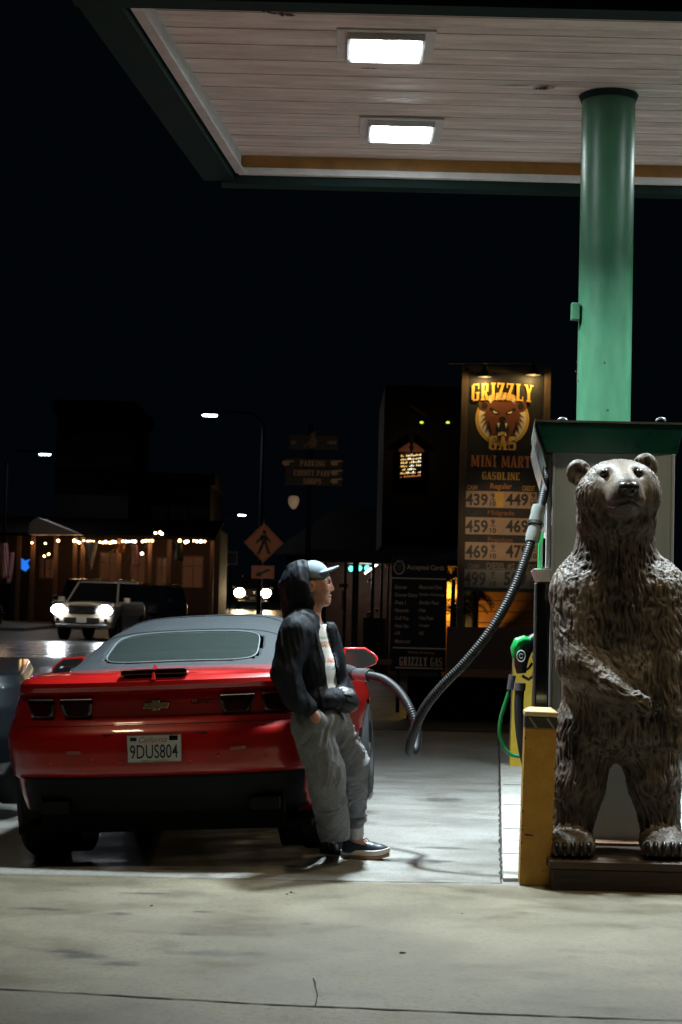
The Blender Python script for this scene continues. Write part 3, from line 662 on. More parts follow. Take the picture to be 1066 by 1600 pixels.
def smooth_path(pts, n=10):
    pts = [Vector(p) for p in pts]; out = []
    for i in range(len(pts)-1):
        p0 = pts[max(0, i-1)]; p1 = pts[i]; p2 = pts[i+1]; p3 = pts[min(len(pts)-1, i+2)]
        for k in range(n):
            t = k/n; out.append(.5*((2*p1)+(p2-p0)*t+(2*p0-5*p1+4*p2-p3)*t*t+(-p0+3*p1-3*p2+p3)*t**3))
    out.append(pts[-1]); return out
gh0 = P(790, 1120, 11.0)
gh = thing('green_hose', tuple(gh0), 'thin green hose looping beside the black nozzle hose', 'hose')
mb = MB(); mb.tube(smooth_path([P(u, v, 11.0)-gh0 for u, v in ((797, 1077), (791, 1095), (783, 1122), (781, 1145), (786, 1166), (797, 1178), (812, 1182), (828, 1180))]), .013, 10); mb.build('tube', mat('hose_green', (.01, .14, .035), .35), gh)
mb = MB(); mb.tube([P(801, 1055, 11.0)-gh0, P(797, 1078, 11.0)-gh0], [.024, .022], 10); mb.build('coupling', m_grey, gh)
gh1_0 = P(1062, 1150, 10.6)
gh1 = thing('green_hose', tuple(gh1_0), 'short piece of green hose showing right of the bear statue leg', 'hose')
mb = MB(); mb.tube(smooth_path([P(u, v, 10.6)-gh1_0 for u, v in ((1052, 1100), (1059, 1130), (1061, 1155), (1056, 1182))]), .014, 10); mb.build('tube', mat('hose_green', (.01, .14, .035), .35), gh1)

# ------------------------------------------------------------------ bollards
def bollard(name, u, v, Y, wd, top, label, bright=False, band=True, lean=0):
    q = P(u, v, Y); b = thing(name, (q.x, Y, 0), label, 'bollard', rot=(0, R(lean), R(-3)), group='square yellow bollards')
    my = m_yellow if not bright else mat('yellow_bright', (.56, .38, .03), .45, var=.15, vscale=9)
    h = wd/2; mb = MB(); mb.bb((-h, -h, 0), (h, h, top-.045)); mb.build('post', my, b, bevel=.006)
    mb = MB(); e = h+.004; mb.add([(-e, -e, top-.045), (e, -e, top-.045), (e, e, top-.045), (-e, e, top-.045), (-e, -e, top-.018), (e, -e, top-.018), (e, e, top-.018), (-e, e, top-.018),
        (-h*.72, -h*.72, top), (h*.72, -h*.72, top), (h*.72, h*.72, top), (-h*.72, h*.72, top)],
        [(3, 2, 1, 0), (0, 1, 5, 4), (1, 2, 6, 5), (2, 3, 7, 6), (3, 0, 4, 7), (4, 5, 9, 8), (5, 6, 10, 9), (6, 7, 11, 10), (7, 4, 8, 11), (8, 9, 10, 11)])
    mb.build('cap', my if bright else mat('cap_yellow', (.60, .47, .22), .4, var=.2), b, bevel=.006)
    if band:
        mb = MB(); mb.bb((-h-.002, -h-.002, top-.105), (h+.002, h+.002, top-.048)); mb.build('band', mat('band_dark', (.03, .032, .032), .5), b)
        mb = MB()
        for x in (-.05, .045): mb.add([(x-.02, -h-.0035, top-.05), (x-.008, -h-.0035, top-.05), (x+.032, -h-.0035, top-.103), (x+.018, -h-.0035, top-.103)], [(0, 1, 2, 3)])
        mb.build('band_stripe', mat('stripe_pale', (.22, .19, .13), .6), b)
        mb = MB(); mb.add([(-h+.02, -h-.002, .27), (-h+.065, -h-.002, .268), (-h+.064, -h-.002, .276), (-h+.022, -h-.002, .28)], [(0, 1, 2, 3)])
        for k in range(26):
            x = random.choice((-h+.004, h-.004, random.uniform(-h, h))); z = random.uniform(.03, .8); s = random.uniform(.002, .005); mb.add([(x-s, -h-.002, z-s), (x+s, -h-.002, z-s*.6), (x+s*.7, -h-.002, z+s), (x-s*.8, -h-.002, z+s*.7)], [(0, 1, 2, 3)])
        mb.build('scratch', m_rust, b)
    return b
bollard('bollard', 835, 1379, 9.55, .172, .96, 'ochre square bollard with a dark striped band beside the bear statue', lean=1.0)
bollard('bollard', 811, 1200, 16.2, .185, 1.09, 'bright yellow square bollard standing behind the hung fuel nozzle', bright=True, band=False, lean=1.0)

# ------------------------------------------------------------------ fuel hose from pump to car
h0 = P(700, 1000, 10.2)
hose = thing('fuel_hose', tuple(h0), 'long black ribbed fuel hose drooping from the dispenser to the red car', 'hose')
HP = [(857, 722, 10.32), (851, 765, 10.25), (838, 820, 10.15), (823, 868, 10.07), (801, 925, 10.0), (767, 985, 9.95), (727, 1035, 9.95), (690, 1073, 9.98), (664, 1106, 10.02), (648, 1140, 10.08), (641, 1165, 10.18), (643, 1176, 10.3), (650, 1168, 10.42), (651, 1140, 10.5), (640, 1106, 10.56), (622, 1079, 10.65), (600, 1062, 10.75), (577, 1056, 10.85)]
path = smooth_path([P(*p)-h0 for p in HP], 40)
def resample(path, st):
    d = [0]
    for i in range(1, len(path)): d.append(d[-1]+(path[i]-path[i-1]).length)
    n = int(d[-1]/st); out = []; j = 0
    for k in range(n+1):
        s_ = k*st
        while j < len(d)-2 and d[j+1] < s_: j += 1
        out.append(path[j].lerp(path[j+1], (s_-d[j])/max(1e-9, d[j+1]-d[j])))
    return out
pr = resample(path, .0025); mb = MB(); rr = [.0275+.0013*math.cos(2*math.pi*i/6) for i in range(len(pr))]
mb.tube(pr, rr, 14); mb.build('ribbed_tube', mat('hose_rubber', (.006, .008, .010), .5), hose, smooth=60)
cl = [P(*p)-h0 for p in ((843, 792, 10.18), (840, 803, 10.165), (838, 815, 10.155), (836, 825, 10.14), (833, 838, 10.12), (831, 848, 10.105))]
mb = MB(); mb.tube([cl[0], cl[0].lerp(cl[1], .5), cl[1], cl[2], cl[3], cl[4], cl[5]], [.041, .044, .040, .046, .040, .045, .038], 18); mb.build('coupler', m_clear, hose)
mb = MB(); a = cl[2].lerp(cl[3], .2); b = cl[2].lerp(cl[3], .7); mb.tube([a, b], .049, 18); mb.build('coupler_ring', m_black, hose)
n0 = P(579, 1056, 10.85)-h0; n1 = P(556, 1053, 10.98)-h0; n2 = P(541, 1051, 11.06)-h0
mb = MB(); mb.tube([n0, n0.lerp(n1, .15), n0.lerp(n1, .5), n1], [.042, .043, .041, .036], 16); mb.build('swivel', m_grey, hose)
mb = MB(); mb.tube([n1, n1.lerp(n2, .5), n2], [.04, .05, .055], 14); mb.build('nozzle_boot', m_rubber, hose)

# ------------------------------------------------------------------ cars: ring-lofted bodies
def interp(x, xs, ys): return float(np.interp(x, xs, ys))
def ring_half(w, yr, ry, n, ny, ylen, ncor, fy, fn):
    """right half outline from the rear centre round to the front centre"""
    pts = []
    for i in range(ncor+1):                       # rear: evenly in x first, then the corner
        t = (math.pi/2)*(i/ncor)
        pts.append((w*abs(math.sin(t))**(2/n), yr+ry-ry*abs(math.cos(t))**(2/n)))
    y0, y1 = yr+ry, ylen-fy
    for i in range(1, ny): pts.append((w, y0+(y1-y0)*i/ny))
    for i in range(ncor+1):
        t = (math.pi/2)*(i/ncor)
        pts.append((w*abs(math.cos(t))**(2/fn), y1+fy*abs(math.sin(t))**(2/fn)))
    return pts
def car_body(prof, ylen, wheels, Rw, hip=None, zdrop=None, n=3.2, ry=.62, ny=96, ncor=30, fy=.9, fn=2.6, wz=.34, sub=3):
    """prof: list of (z, rear inset, half width). returns vertices, faces, per-face (row, col), cols"""
    zz = [p[0] for p in prof]; dense = []
    for i in range(len(prof)-1):
        m = max(1, int(round((zz[i+1]-zz[i])/.022))) if sub else 1
        for k in range(m): t = k/m; dense.append(tuple(prof[i][j]+(prof[i+1][j]-prof[i][j])*t for j in range(3)))
    dense.append(prof[-1])
    rows = []
    for (z, dy, w_) in dense:
        half = ring_half(w_, dy, ry, n, ny, ylen-dy*.5, ncor, fy, fn)
        row = []
        for (x, y) in half:
            xx = x*(1+(hip(y, z) if hip else 0)); zq = z-(zdrop(y, z) if zdrop else 0)
            row.append([xx, y, zq])
        rows.append(row)
    m = len(rows[0]); V = []; F = []; rc_ = []
    for side in (1, -1):
        base = len(V)
        for row in rows:
            for p in row: V.append([p[0]*side, p[1], p[2]])
        for j in range(len(rows)-1):
            for i in range(m-1):
                f = (base+j*m+i, base+j*m+i+1, base+(j+1)*m+i+1, base+(j+1)*m+i)
                F.append(f if side == 1 else f[::-1]); rc_.append((j, i, dense[j][0]))
    V = np.array(V)
    kill = np.zeros(len(V), bool)
    for yw in wheels:
        r = np.hypot(V[:, 1]-yw, V[:, 2]-wz); side = (np.abs(V[:, 0]) > .55)
        inn = side & (r < Rw-.002); kill |= side & (r < Rw-.022)
        snap = side & (r < Rw+.018) & (r >= Rw-.022)
        f = Rw/np.maximum(r, 1e-6); V[snap, 1] = yw+(V[snap, 1]-yw)*f[snap]; V[snap, 2] = wz+(V[snap, 2]-wz)*f[snap]
    keep = [k for k, f in enumerate(F) if not any(kill[i] for i in f)]
    return V, [F[k] for k in keep], [rc_[k] for k in keep], rows
def split_build(V, F, sel, name, m, parent, smooth=35, solid=0, **kw):
    FF = [f for f, s in zip(F, sel) if s]
    if not FF: return None
    used = sorted({i for f in FF for i in f}); mp = {i: k for k, i in enumerate(used)}
    o = build(name, [V[i] for i in used], [tuple(mp[i] for i in f) for f in FF], m, parent, smooth=smooth)
    if name in ('body', 'fender'):
        import bmesh
        bm = bmesh.new(); bm.from_mesh(o.data); bmesh.ops.remove_doubles(bm, verts=bm.verts, dist=.0008); bm.to_mesh(o.data); bm.free()
        o.data.shade_smooth(); o.data.set_sharp_from_angle(angle=R(smooth))
    if solid:
        s = o.modifiers.new('thickness', 'SOLIDIFY'); s.thickness = solid; s.offset = -1
    return o
def wheel(parent, x, y, z, r, wd, side, spokes=5, rim=.66):
    tyre = MB(); prof = [(.62*r, -wd/2), (.93*r, -wd/2), (r, -wd/2+.03), (r, wd/2-.03), (.93*r, wd/2), (.62*r, wd/2)]
    n = 40; V = []; 
    for k in range(n):
        t = 2*math.pi*k/n
        for (q, a) in prof: V.append((x+a, y+q*math.cos(t), z+q*math.sin(t)))
    m = len(prof); F = [(k*m+j, ((k+1) % n)*m+j, ((k+1) % n)*m+(j+1) % m, k*m+(j+1) % m) for k in range(n) for j in range(m)]
    tyre.add(V, F); t_ = tyre.build('tyre', m_rubber, parent, smooth=40)
    rm = MB(); xo = x+side*(wd/2-.03)
    rm.tube([(x-wd/2+.02, y, z), (x+wd/2-.02, y, z)], [r*.63, r*.63], 30, cap=False)
    for k in range(spokes):
        t = 2*math.pi*k/spokes; rm.box((xo, y+.33*r*math.cos(t), z+.33*r*math.sin(t)), (.03, r*.56, r*.13), rot=(t, 0, 0))
    rm.cyl((xo-.02, y, z), (xo+.02, y, z), r*.13, 12); o = rm.build('rim', m_grey, t_)
    return t_

CY0 = 9.80; CX = -.975
car = thing('convertible_car', (CX, CY0, -.002), 'shiny red convertible with a grey soft top parked behind the leaning person', 'car', rot=(0, R(-3.5), R(-4.5)))
prof = [(.22, .30, .84), (.30, .12, .88), (.40, .06, .90), (.495, .035, .915), (.515, .005, .935), (.56, -.012, .935), (.66, -.018, .952), (.735, -.012, .958), (.765, -.002, .958),
        (.79, .030, .955), (.825, .052, .95), (.845, .085, .945), (.90, .082, .935), (.955, .078, .912), (.975, .085, .905), (.985, .05, .898), (.995, .012, .892), (1.02, .0, .885), (1.045, .006, .875), (1.065, .035, .855), (1.08, .085, .83)]
hipf = lambda y, z: .022*math.exp(-((y-1.1)/.5)**2)+.018*math.exp(-((y-3.85)/.5)**2)-.02*math.exp(-((y-2.5)/.7)**2) - .05*max(0, z-.75)*(1 if y > .9 else y/.9)
zd = lambda y, z: max(0, z-.6)*(.10*min(1, max(0, (y-.9)/1.2))+.22*min(1, max(0, (y-3.0)/1.6)))
V, F, rcs, rows = car_body(prof, 4.84, (.98, 3.83), .375, hipf, zd, wz=.345)
isblk = [(r[2] < .505 and V[f[0]][1] < .42 and abs(V[f[0]][0]) < .80) for f, r in zip(F, rcs)]
split_build(V, F, [not b for b in isblk], 'body', m_red, car, solid=.012)
split_build(V, F, isblk, 'diffuser', mat('diffuser_black', (.006, .006, .006), .6, spec=.2), car)
# deck, hood (leaving the cabin open)
top = rows[-1]; V2 = []; F2 = []; K = 16
for (x, y, z) in top:
    for k in range(K+1):
        t = -1+2*k/K; V2.append((x*t, y+.0*(1-t*t), z+.022*(1-t*t)*min(1, abs(x)/.5)))
n = len(top)
for i in range(n-1):
    for k in range(K):
        a = i*(K+1)+k; f = (a, a+1, a+K+2, a+K+1); yc = (V2[f[0]][1]+V2[f[3]][1])/2; xc = abs((V2[f[0]][0]+V2[f[1]][0])/2)
        if .95 < yc < 3.05 and xc < .62: continue
        F2.append(f)
build('deck', V2, F2, m_red, car, smooth=40)
mb = MB(); mb.bb((-.85, .2, .18), (.85, 4.4, .22)); mb.bb((-.70, .16, .22), (.70, .5, .47)); mb.bb((-.6, .5, .20), (.6, 4.3, .75)); mb.build('underbody', mat('underbody_black', (.004, .004, .004), .8, spec=.1), car)
for yw in (.98, 3.83):
    for s in (-1, 1):
        mb = MB(); mb.tube([(s*.60, yw, .345), (s*.93, yw, .345)], [.372, .372], 36, cap=False); mb.add([(s*.60, yw+.372*math.cos(t), .345+.372*math.sin(t)) for t in np.linspace(0, 2*math.pi, 24, endpoint=False)], [tuple(range(24))]); mb.build('arch_liner', m_black, car)
        wheel(car, s*.845, yw, .318, .362, .265, s)
# soft top
ZS = [(.74, 1.085, .70), (.86, 1.125, .705), (1.05, 1.20, .70), (1.30, 1.285, .69), (1.6, 1.35, .68), (2.0, 1.395, .67), (2.5, 1.402, .66), (2.85, 1.37, .65), (3.0, 1.34, .64)]
ysS = [a[0] for a in ZS]; ztS = [a[1] for a in ZS]; hwS = [a[2] for a in ZS]; ZBELT = 1.045; NS = 5.0
def stz(y): return interp(y, ysS, ztS)
def sthw(y): return interp(y, ysS, hwS)
def stop(x, y):
    h_ = sthw(y); t = min(1, abs(x)/h_); return ZBELT+(stz(y)-ZBELT)*(1-t**NS)**(1/NS)-.022*t*t
yy = np.arange(.74, 3.001, .04); NX = 56; V = []; F = []; kinds = []
for y in yy:
    for k in range(NX+1):
        th = -math.pi/2+math.pi*k/NX; h_ = sthw(y); t = math.copysign(abs(math.sin(th))**(2/NS), th); z = ZBELT+(stz(y)-ZBELT)*abs(math.cos(th))**(2/NS)-.022*t*t
        V.append((h_*t*(1-.10*max(0, z-ZBELT)/.3)*(1+.06*max(0, 1.12-z)/.08), y, z+.006*math.sin(y*26)*(1 if y > 1.4 else 0)*0))
V = np.array(V)
wx, wy0, wy1 = .49, .87, 1.36
def inwin(x, y):
    cx_, cy_ = x/wx, (y-(wy0+wy1)/2)/((wy1-wy0)/2); return abs(cx_)**5+abs(cy_)**5 < 1
kk = []
for j in range(len(yy)-1):
    for k in range(NX):
        a = j*(NX+1)+k; f = (a, a+1, a+NX+2, a+NX+1); F.append(f); c = V[list(f)].mean(0)
        side = abs(c[0]) > .56 and 1.62 < c[1] < 2.92 and 1.06 < c[2] < 1.285
        kk.append('g' if side else ('w' if inwin(c[0], c[1]) else 'f'))
ft = split_build(V, F, [q == 'f' for q in kk], 'soft_top', m_softtop, car, solid=.018, smooth=60)
split_build(V, F, [q == 'g' for q in kk], 'side_window', m_glass, car)
# rear glass and its piping
Vg = []; Fg = []; 
def surf(x, y):
    h_ = sthw(y); z = stop(x, y); return Vector((x*(1-.10*max(0, z-ZBELT)/.3), y, z))
ng = 24
for j in range(ng+1):
    for i in range(ng+1):
        a, b = -1+2*i/ng, -1+2*j/ng; s_ = max(abs(a), abs(b)); nrm = (abs(a)**4+abs(b)**4)**.25 or 1; q = s_/nrm if nrm else 1
        p = surf(a*q*wx*1.02, (wy0+wy1)/2+b*q*(wy1-wy0)/2*1.03); Vg.append((p.x, p.y-.001, p.z+.001))
for j in range(ng):
    for i in range(ng): o_ = j*(ng+1)+i; Fg.append((o_, o_+1, o_+ng+2, o_+ng+1))
build('rear_window', Vg, Fg, m_glass, car, smooth=170)
loop = []
for t in np.linspace(0, 2*math.pi, 90):
    c, s = math.cos(t), math.sin(t); q = 1/((abs(c)**5+abs(s)**5)**.2); p = surf(c*q*wx*1.01, (wy0+wy1)/2+s*q*(wy1-wy0)/2*1.02); loop.append((p.x, p.y-.004, p.z+.004))
mb = MB(); mb.tube(loop, .004, 6); mb.build('window_piping', mat('piping_grey', (.16, .19, .20), .5), car)
for yv in (1.42, 2.0):
    mb = MB(); mb.tube([surf(x, yv)+Vector((0, -.0, .002)) for x in np.linspace(-.66, .66, 40)], .004, 5); mb.build('seam', m_softtop, ft)
mb = MB(); mb.add([tuple(surf(x, 3.0)) for x in (-.6, -.3, 0, .3, .6)]+[(.66, 3.45, .98), (0, 3.55, .98), (-.66, 3.45, .98)], [(0, 1, 2, 3, 4, 5, 6, 7)]); mb.build('windscreen', m_glass, car, smooth=0)
for s in (-1, 1):
    mb = MB(); mb.ell((s*.36, 1.95, .92), (.24, .09, .26)); mb.ell((s*.36, 1.93, 1.17), (.12, .06, .085)); mb.build('seat', m_rubber, car)
mb = MB(); mb.bb((-.60, .98, .6), (.60, 3.0, .62)); mb.bb((-.6, 1.2, .6), (.6, 1.32, 1.02)); mb.build('cabin_floor', m_rubber, car)
# black tonneau corner pieces beside the top
for s in (-1, 1):
    mb = MB(); mb.add([(s*.66, .80, 1.085), (s*.80, .86, 1.078), (s*.80, 1.5, 1.06), (s*.68, 1.5, 1.09), (s*.67, .84, 1.115), (s*.76, .90, 1.115), (s*.75, 1.5, 1.11), (s*.68, 1.5, 1.12)], [(3, 2, 1, 0), (4, 5, 6, 7), (0, 1, 5, 4), (1, 2, 6, 5), (2, 3, 7, 6), (3, 0, 4, 7)]); mb.build('tonneau_trim', m_gloss, car, bevel=.01)
# high brake light, antenna fin
mb = MB(); mb.bb((-.19, .02, 1.079), (.19, .10, 1.112)); mb.build('brake_light', m_lens, car, bevel=.008)
def rear_y(x, z, profl=prof):
    zz = [p[0] for p in profl]; dy = interp(z, zz, [p[1] for p in profl]); w_ = interp(z, zz, [p[2] for p in profl]); t = min(.999, abs(x)/w_)
    return dy+.62-.62*(1-t**3.2)**(1/3.2)
mb = MB(); mb.add([(-.013, .0, 1.05), (.013, .0, 1.05), (.018, .10, 1.10), (-.018, .10, 1.10), (0, .035, 1.135), (0, .075, 1.14)], [(0, 1, 4), (1, 2, 5, 4), (2, 3, 5), (3, 0, 4, 5), (0, 3, 2, 1)]); mb.build('antenna_fin', m_red, car, bevel=.003)
# taillights
def panelpoint(x, z, off=0):
    y = rear_y(x, z); y2 = rear_y(x+.01, z); t = Vector((.01, y2-y, 0)).normalized(); nn = Vector((t.y, -t.x, 0)); return Vector((x, y, z))+nn*off
for (xa, xb) in ((-.765, -.595), (-.56, -.365), (.365, .56), (.595, .765)):
    N_ = 6
    out = xb if xa > 0 else xa
    def lensgrid(x0, x1, z0, z1, off, cut=.03):
        pts = []
        for j in range(5):
            for i in range(N_+1):
                f = i/N_; g = j/4; xx = x0+(x1-x0)*f; c = cut*(1-g)*(1 if (x0 > 0) == (f > .5) else .4)
                xx += (-c if xx > (x0+x1)/2 else c)*(abs(f-.5)*2); pts.append(panelpoint(xx, z0+(z1-z0)*g, off))
        return pts, [(j*(N_+1)+i, j*(N_+1)+i+1, (j+1)*(N_+1)+i+1, (j+1)*(N_+1)+i) for j in range(4) for i in range(N_)]
    pv, pf = lensgrid(xa, xb, .848, .948, .004); o = build('taillight', pv, pf, m_gloss, car, smooth=60); s_ = o.modifiers.new('t', 'SOLIDIFY'); s_.thickness = .02; s_.offset = 1
    pv, pf = lensgrid(xa+.018, xb-.018, .858, .935, .027); l_ = build('lens', pv, pf, m_lens, o, smooth=60)
    mb = MB(); mb.tube([panelpoint(x, .951, .018) for x in np.linspace(xa+.004, xb-.004, 6)], .0045, 6); mb.build('chrome_strip', m_chrome, o)
# emblem
mb = MB(); e = [(-.078, -.018), (-.066, .016), (-.026, .016), (-.021, .03), (.026, .03), (.021, .016), (.078, .016), (.066, -.018), (.024, -.018), (.019, -.031), (-.028, -.031), (-.023, -.018)]
yb = rear_y(0, .9); mb.prism([(a+.0, .905+b) for a, b in e], yb-.016, yb+.0); mb.build('emblem', mat('emblem_gold', (.70, .58, .36), .25, metal=.8), car, bevel=.003)
text(car, 'Camaro', .20, .905, .145, .040, rear_y(.27, .92)-.004, m_chrome, name='badge_lettering', shear=.3, bold=0)
# plate recess and plate
ypl = -.022
mb = MB(); mb.add([(-.305, rear_y(-.3, .748)-.002, .752), (.305, rear_y(.3, .748)-.002, .752), (.16, rear_y(.16, .60)-.003, .635), (-.16, rear_y(-.16, .60)-.003, .635)], [(3, 2, 1, 0)]); mb.build('plate_recess', m_black, car)
mb = MB(); mb.bb((-.155, -.036, .590), (.155, -.028, .748)); mb.build('licence_plate', m_plate, car, bevel=.004)
plate = [o for o in COL.objects if o.name.startswith('licence_plate')][-1]
text(plate, '9DUS804', -.137, .613, .272, .078, -.0372, m_navy, bold=.005)
text(plate, 'California', -.085, .703, .16, .032, -.0372, m_pred, shear=.45, bold=0)
text(plate, 'DMV.CA.GOV', -.075, .5955, .15, .010, -.0372, m_navy, bold=0)
mb = MB(); mb.bb((-.135, -.0375, .712), (-.098, -.0361, .733)); mb.build('sticker', m_navy, plate)
mb = MB(); mb.bb((.088, -.0375, .712), (.137, -.0361, .738)); mb.build('sticker', m_gloss, plate)
mb = MB(); mb.tube([(-.152, -.034, .5935), (.152, -.034, .5935), (.152, -.034, .745), (-.152, -.034, .745), (-.152, -.034, .5935)], .004, 6); mb.build('plate_frame', m_grey, plate)
for x in (-.47, .47):
    mb = MB(); a = panelpoint(x, .655, .003); mb.box(a, (.085, .012, .018), rot=(0, 0, math.copysign(.12, x))); mb.build('reflector', mat('reflector_pale', (.28, .12, .11), .2), car, bevel=.003)
for x, z in ((-.36, .62), (.36, .62), (-.62, .60), (.62, .60), (-.2, .60), (.2, .6)):
    mb = MB(); mb.ell(panelpoint(x, z, 0), (.010, .004, .010)); mb.build('parking_sensor', m_redtrim, car)
for s in (-1, 1):
    mb = MB(); mb.box((s*.60, .13, .335), (.17, .12, .075)); mb.build('exhaust_tip', mat('diffuser_black', (.006, .006, .006), .6), car, bevel=.015)
# mirrors: red shell, dark glass facing back
for s in (-1, 1):
    def mp(a, b, y): return (s*(.90+a), y, .99+b)
    sh = [(0, .015), (.02, .155), (.17, .15), (.235, .105), (.262, .07), (.24, .03), (.16, .0), (.04, -.012)]
    mb = MB(); mb.add([mp(a-.01, b, 2.28) for a, b in sh]+[mp(.02+a*.8, .01+b*.85, 2.42) for a, b in sh], [tuple(range(7, -1, -1)), tuple(range(8, 16))]+[(i, (i+1) % 8, (i+1) % 8+8, i+8) for i in range(8)])
    sm_ = mb.build('mirror', m_redtrim, car, bevel=.008)
    mb = MB(); cxm = sum(a for a, b in sh)/8; czm = sum(b for a, b in sh)/8
    mb.add([mp(cxm+(a-cxm)*.86-.01, czm+(b-czm)*.84, 2.272) for a, b in sh], [tuple(range(8))]); mb.build('mirror_glass', mat('mirror_glass', (.09, .11, .10), .08, metal=.8), sm_)
    mb = MB(); mb.cyl((s*.80, 2.34, .97), (s*.90, 2.34, 1.0), .02, 8); mb.build('mirror_arm', m_black, sm_)
mb = MB(); mb.tube([(.985*math.cos(0)*.0+.99, .78+.075*math.cos(t), .93+.075*math.sin(t)) for t in np.linspace(0, 2*math.pi, 24)], .006, 6); mb.build('fuel_door', m_gloss, car)
# panel line at boot lid
mb = MB(); mb.tube([panelpoint(x, .80, .001) for x in np.linspace(-.80, .80, 40)], .0022, 4); mb.build('boot_seam', m_black, car)

# ------------------------------------------------------------------ bear statue on its plinth
m_plinth = mat('plinth_wood', (.060, .038, .026), .55, var=.4, vscale=3, bump=.4, bscale=12, stretch=(.7, 6, 6))
pq0 = P(858, 1385, 9.32); 
pli = thing('plinth', (1.62, 9.72, 0), 'dark brown wooden plinth under the bear statue', 'plinth')
mb = MB(); x0 = pq0.x-1.62
mb.bb((x0, -.40, .115), (x0+1.02, .36, .160)); mb.build('top_board', m_plinth, pli, bevel=.008)
mb = MB(); mb.bb((x0+.02, -.38, 0), (x0+1.0, .34, .112)); mb.build('base_box', m_plinth, pli, bevel=.005)
mb = MB(); mb.bb((x0+.1, .22, .1625), (x0+.9, .355, .178)); mb.build('back_plank', mat('plank_pale', (.30, .17, .10), .6, var=.3, vscale=5, stretch=(.5, 6, 6)), pli, bevel=.003)

bb0 = Vector((P(965, 1335, 9.72).x, 9.72, .16))
bear = thing('bear_statue', tuple(bb0), 'life size brown carved bear statue standing upright with one paw across its belly', 'statue')
B = lambda u, v, Y: np.array(P(u, v, Y)-bb0)
S = SDF((-.62, -.62, -.02), (.62, .45, 2.30), .0060)
bones = []
def bcap(a, b, ra, rb, k=.05, fur=1):
    S.cap(a, b, ra, rb, k); bones.append((a, b, (ra+rb)/2, fur))
# torso
S.ell(B(962, 965, 9.78), (.285, .25, .36), k=.06); bones.append((B(962, 880, 9.7), B(962, 1050, 9.7), .27, 1))
S.ell(B(962, 1070, 9.74), (.295, .27, .30), k=.08); bones.append((B(962, 1030, 9.7), B(962, 1130, 9.7), .27, 1))
S.ell(B(962, 1140, 9.77), (.30, .25, .17), k=.08)
bcap(B(964, 800, 9.74), B(960, 890, 9.80), .195, .245, .07)
S.ell(B(905, 925, 9.78), (.155, .17, .19), k=.08); S.ell(B(1025, 925, 9.78), (.16, .17, .19), k=.08)
# arms
bcap(B(902, 930, 9.72), B(903, 1040, 9.60), .145, .115, .05)
bcap(B(905, 1035, 9.58), B(955, 1078, 9.47), .105, .082, .04)
bcap(B(950, 1076, 9.47), B(1003, 1103, 9.40), .075, .046, .03)
for dx, dy in ((6, -8), (8, -1), (6, 6), (0, 10)): S.cap(B(997, 1096+dy, 9.39), B(1004+dx, 1101+dy*1.2, 9.38), .028, .018, .015)
bcap(B(1032, 930, 9.70), B(1052, 1040, 9.62), .150, .118, .05)
bcap(B(1054, 1040, 9.60), B(1060, 1120, 9.50), .108, .080, .04)
bcap(B(1060, 1120, 9.50), B(1058, 1160, 9.46), .075, .055, .03)
# legs
bcap(B(916, 1140, 9.78), B(903, 1225, 9.73), .185, .145, .06)
bcap(B(903, 1225, 9.73), B(893, 1300, 9.74), .145, .108, .04)
bcap(B(1008, 1145, 9.78), B(1023, 1225, 9.73), .185, .138, .06)
bcap(B(1023, 1225, 9.73), B(1034, 1300, 9.74), .138, .105, .04)
S.ell(B(894, 1318, 9.60), (.125, .20, .085), k=.05); S.ell(B(1036, 1318, 9.60), (.125, .20, .085), k=.05)
for u0 in (896, 1038):
    for i, du in enumerate((-26, -13, 0, 13, 25)): S.ell(B(u0+du, 1327, 9.44+.012*abs(i-2)), (.030, .060, .042), k=.02)
# head
S.ell(B(965, 772, 9.66), (.212, .21, .185), k=.05)
S.ell(B(964, 812, 9.66), (.215, .18, .14), k=.06)
S.ell(B(972, 745, 9.58), (.165, .13, .085), k=.05)
S.cap(B(972, 766, 9.55), B(978, 771, 9.37), .115, .090, .05)
S.ell(B(980, 780, 9.42), (.098, .13, .055), k=.03)
S.cap(B(971, 742, 9.52), B(982, 757, 9.33), .055, .042, .05)
S.ell(B(976, 797, 9.46), (.078, .10, .04), k=.03)
S.ell(B(927, 775, 9.58), (.09, .09, .10), k=.06); S.ell(B(1010, 772, 9.58), (.075, .09, .10), k=.06)
# mouth groove, eye sockets, brows
mpts = [B(950, 793, 9.40), B(960, 794, 9.335), B(972, 789, 9.295), B(982, 786, 9.285), B(992, 789, 9.295), B(1003, 796, 9.37)]
for a, b in zip(mpts[:-1], mpts[1:]): S.cap(a, b, .010, .010, .008, '-')
S.cap(B(983, 772, 9.27), B(982, 786, 9.28), .006, .006, .006, '-')
for u, v in ((944, 738), (998, 738)):
    S.ell(B(u, v+1, 9.465), (.026, .045, .020), k=.035, op='-'); S.ell(B(u, v, 9.505), (.024, .024, .022), k=.008)
for u, v, su in ((904, 738, -1), (1009, 728, 1)):
    S.ell(B(u, v, 9.72), (.066, .04, .072), k=.03); S.ell(B(u+(-2 if su < 0 else 1), v+1, 9.675), (.044, .03, .050), k=.015, op='-')
Vb, Fb, Nb = S.mesh()
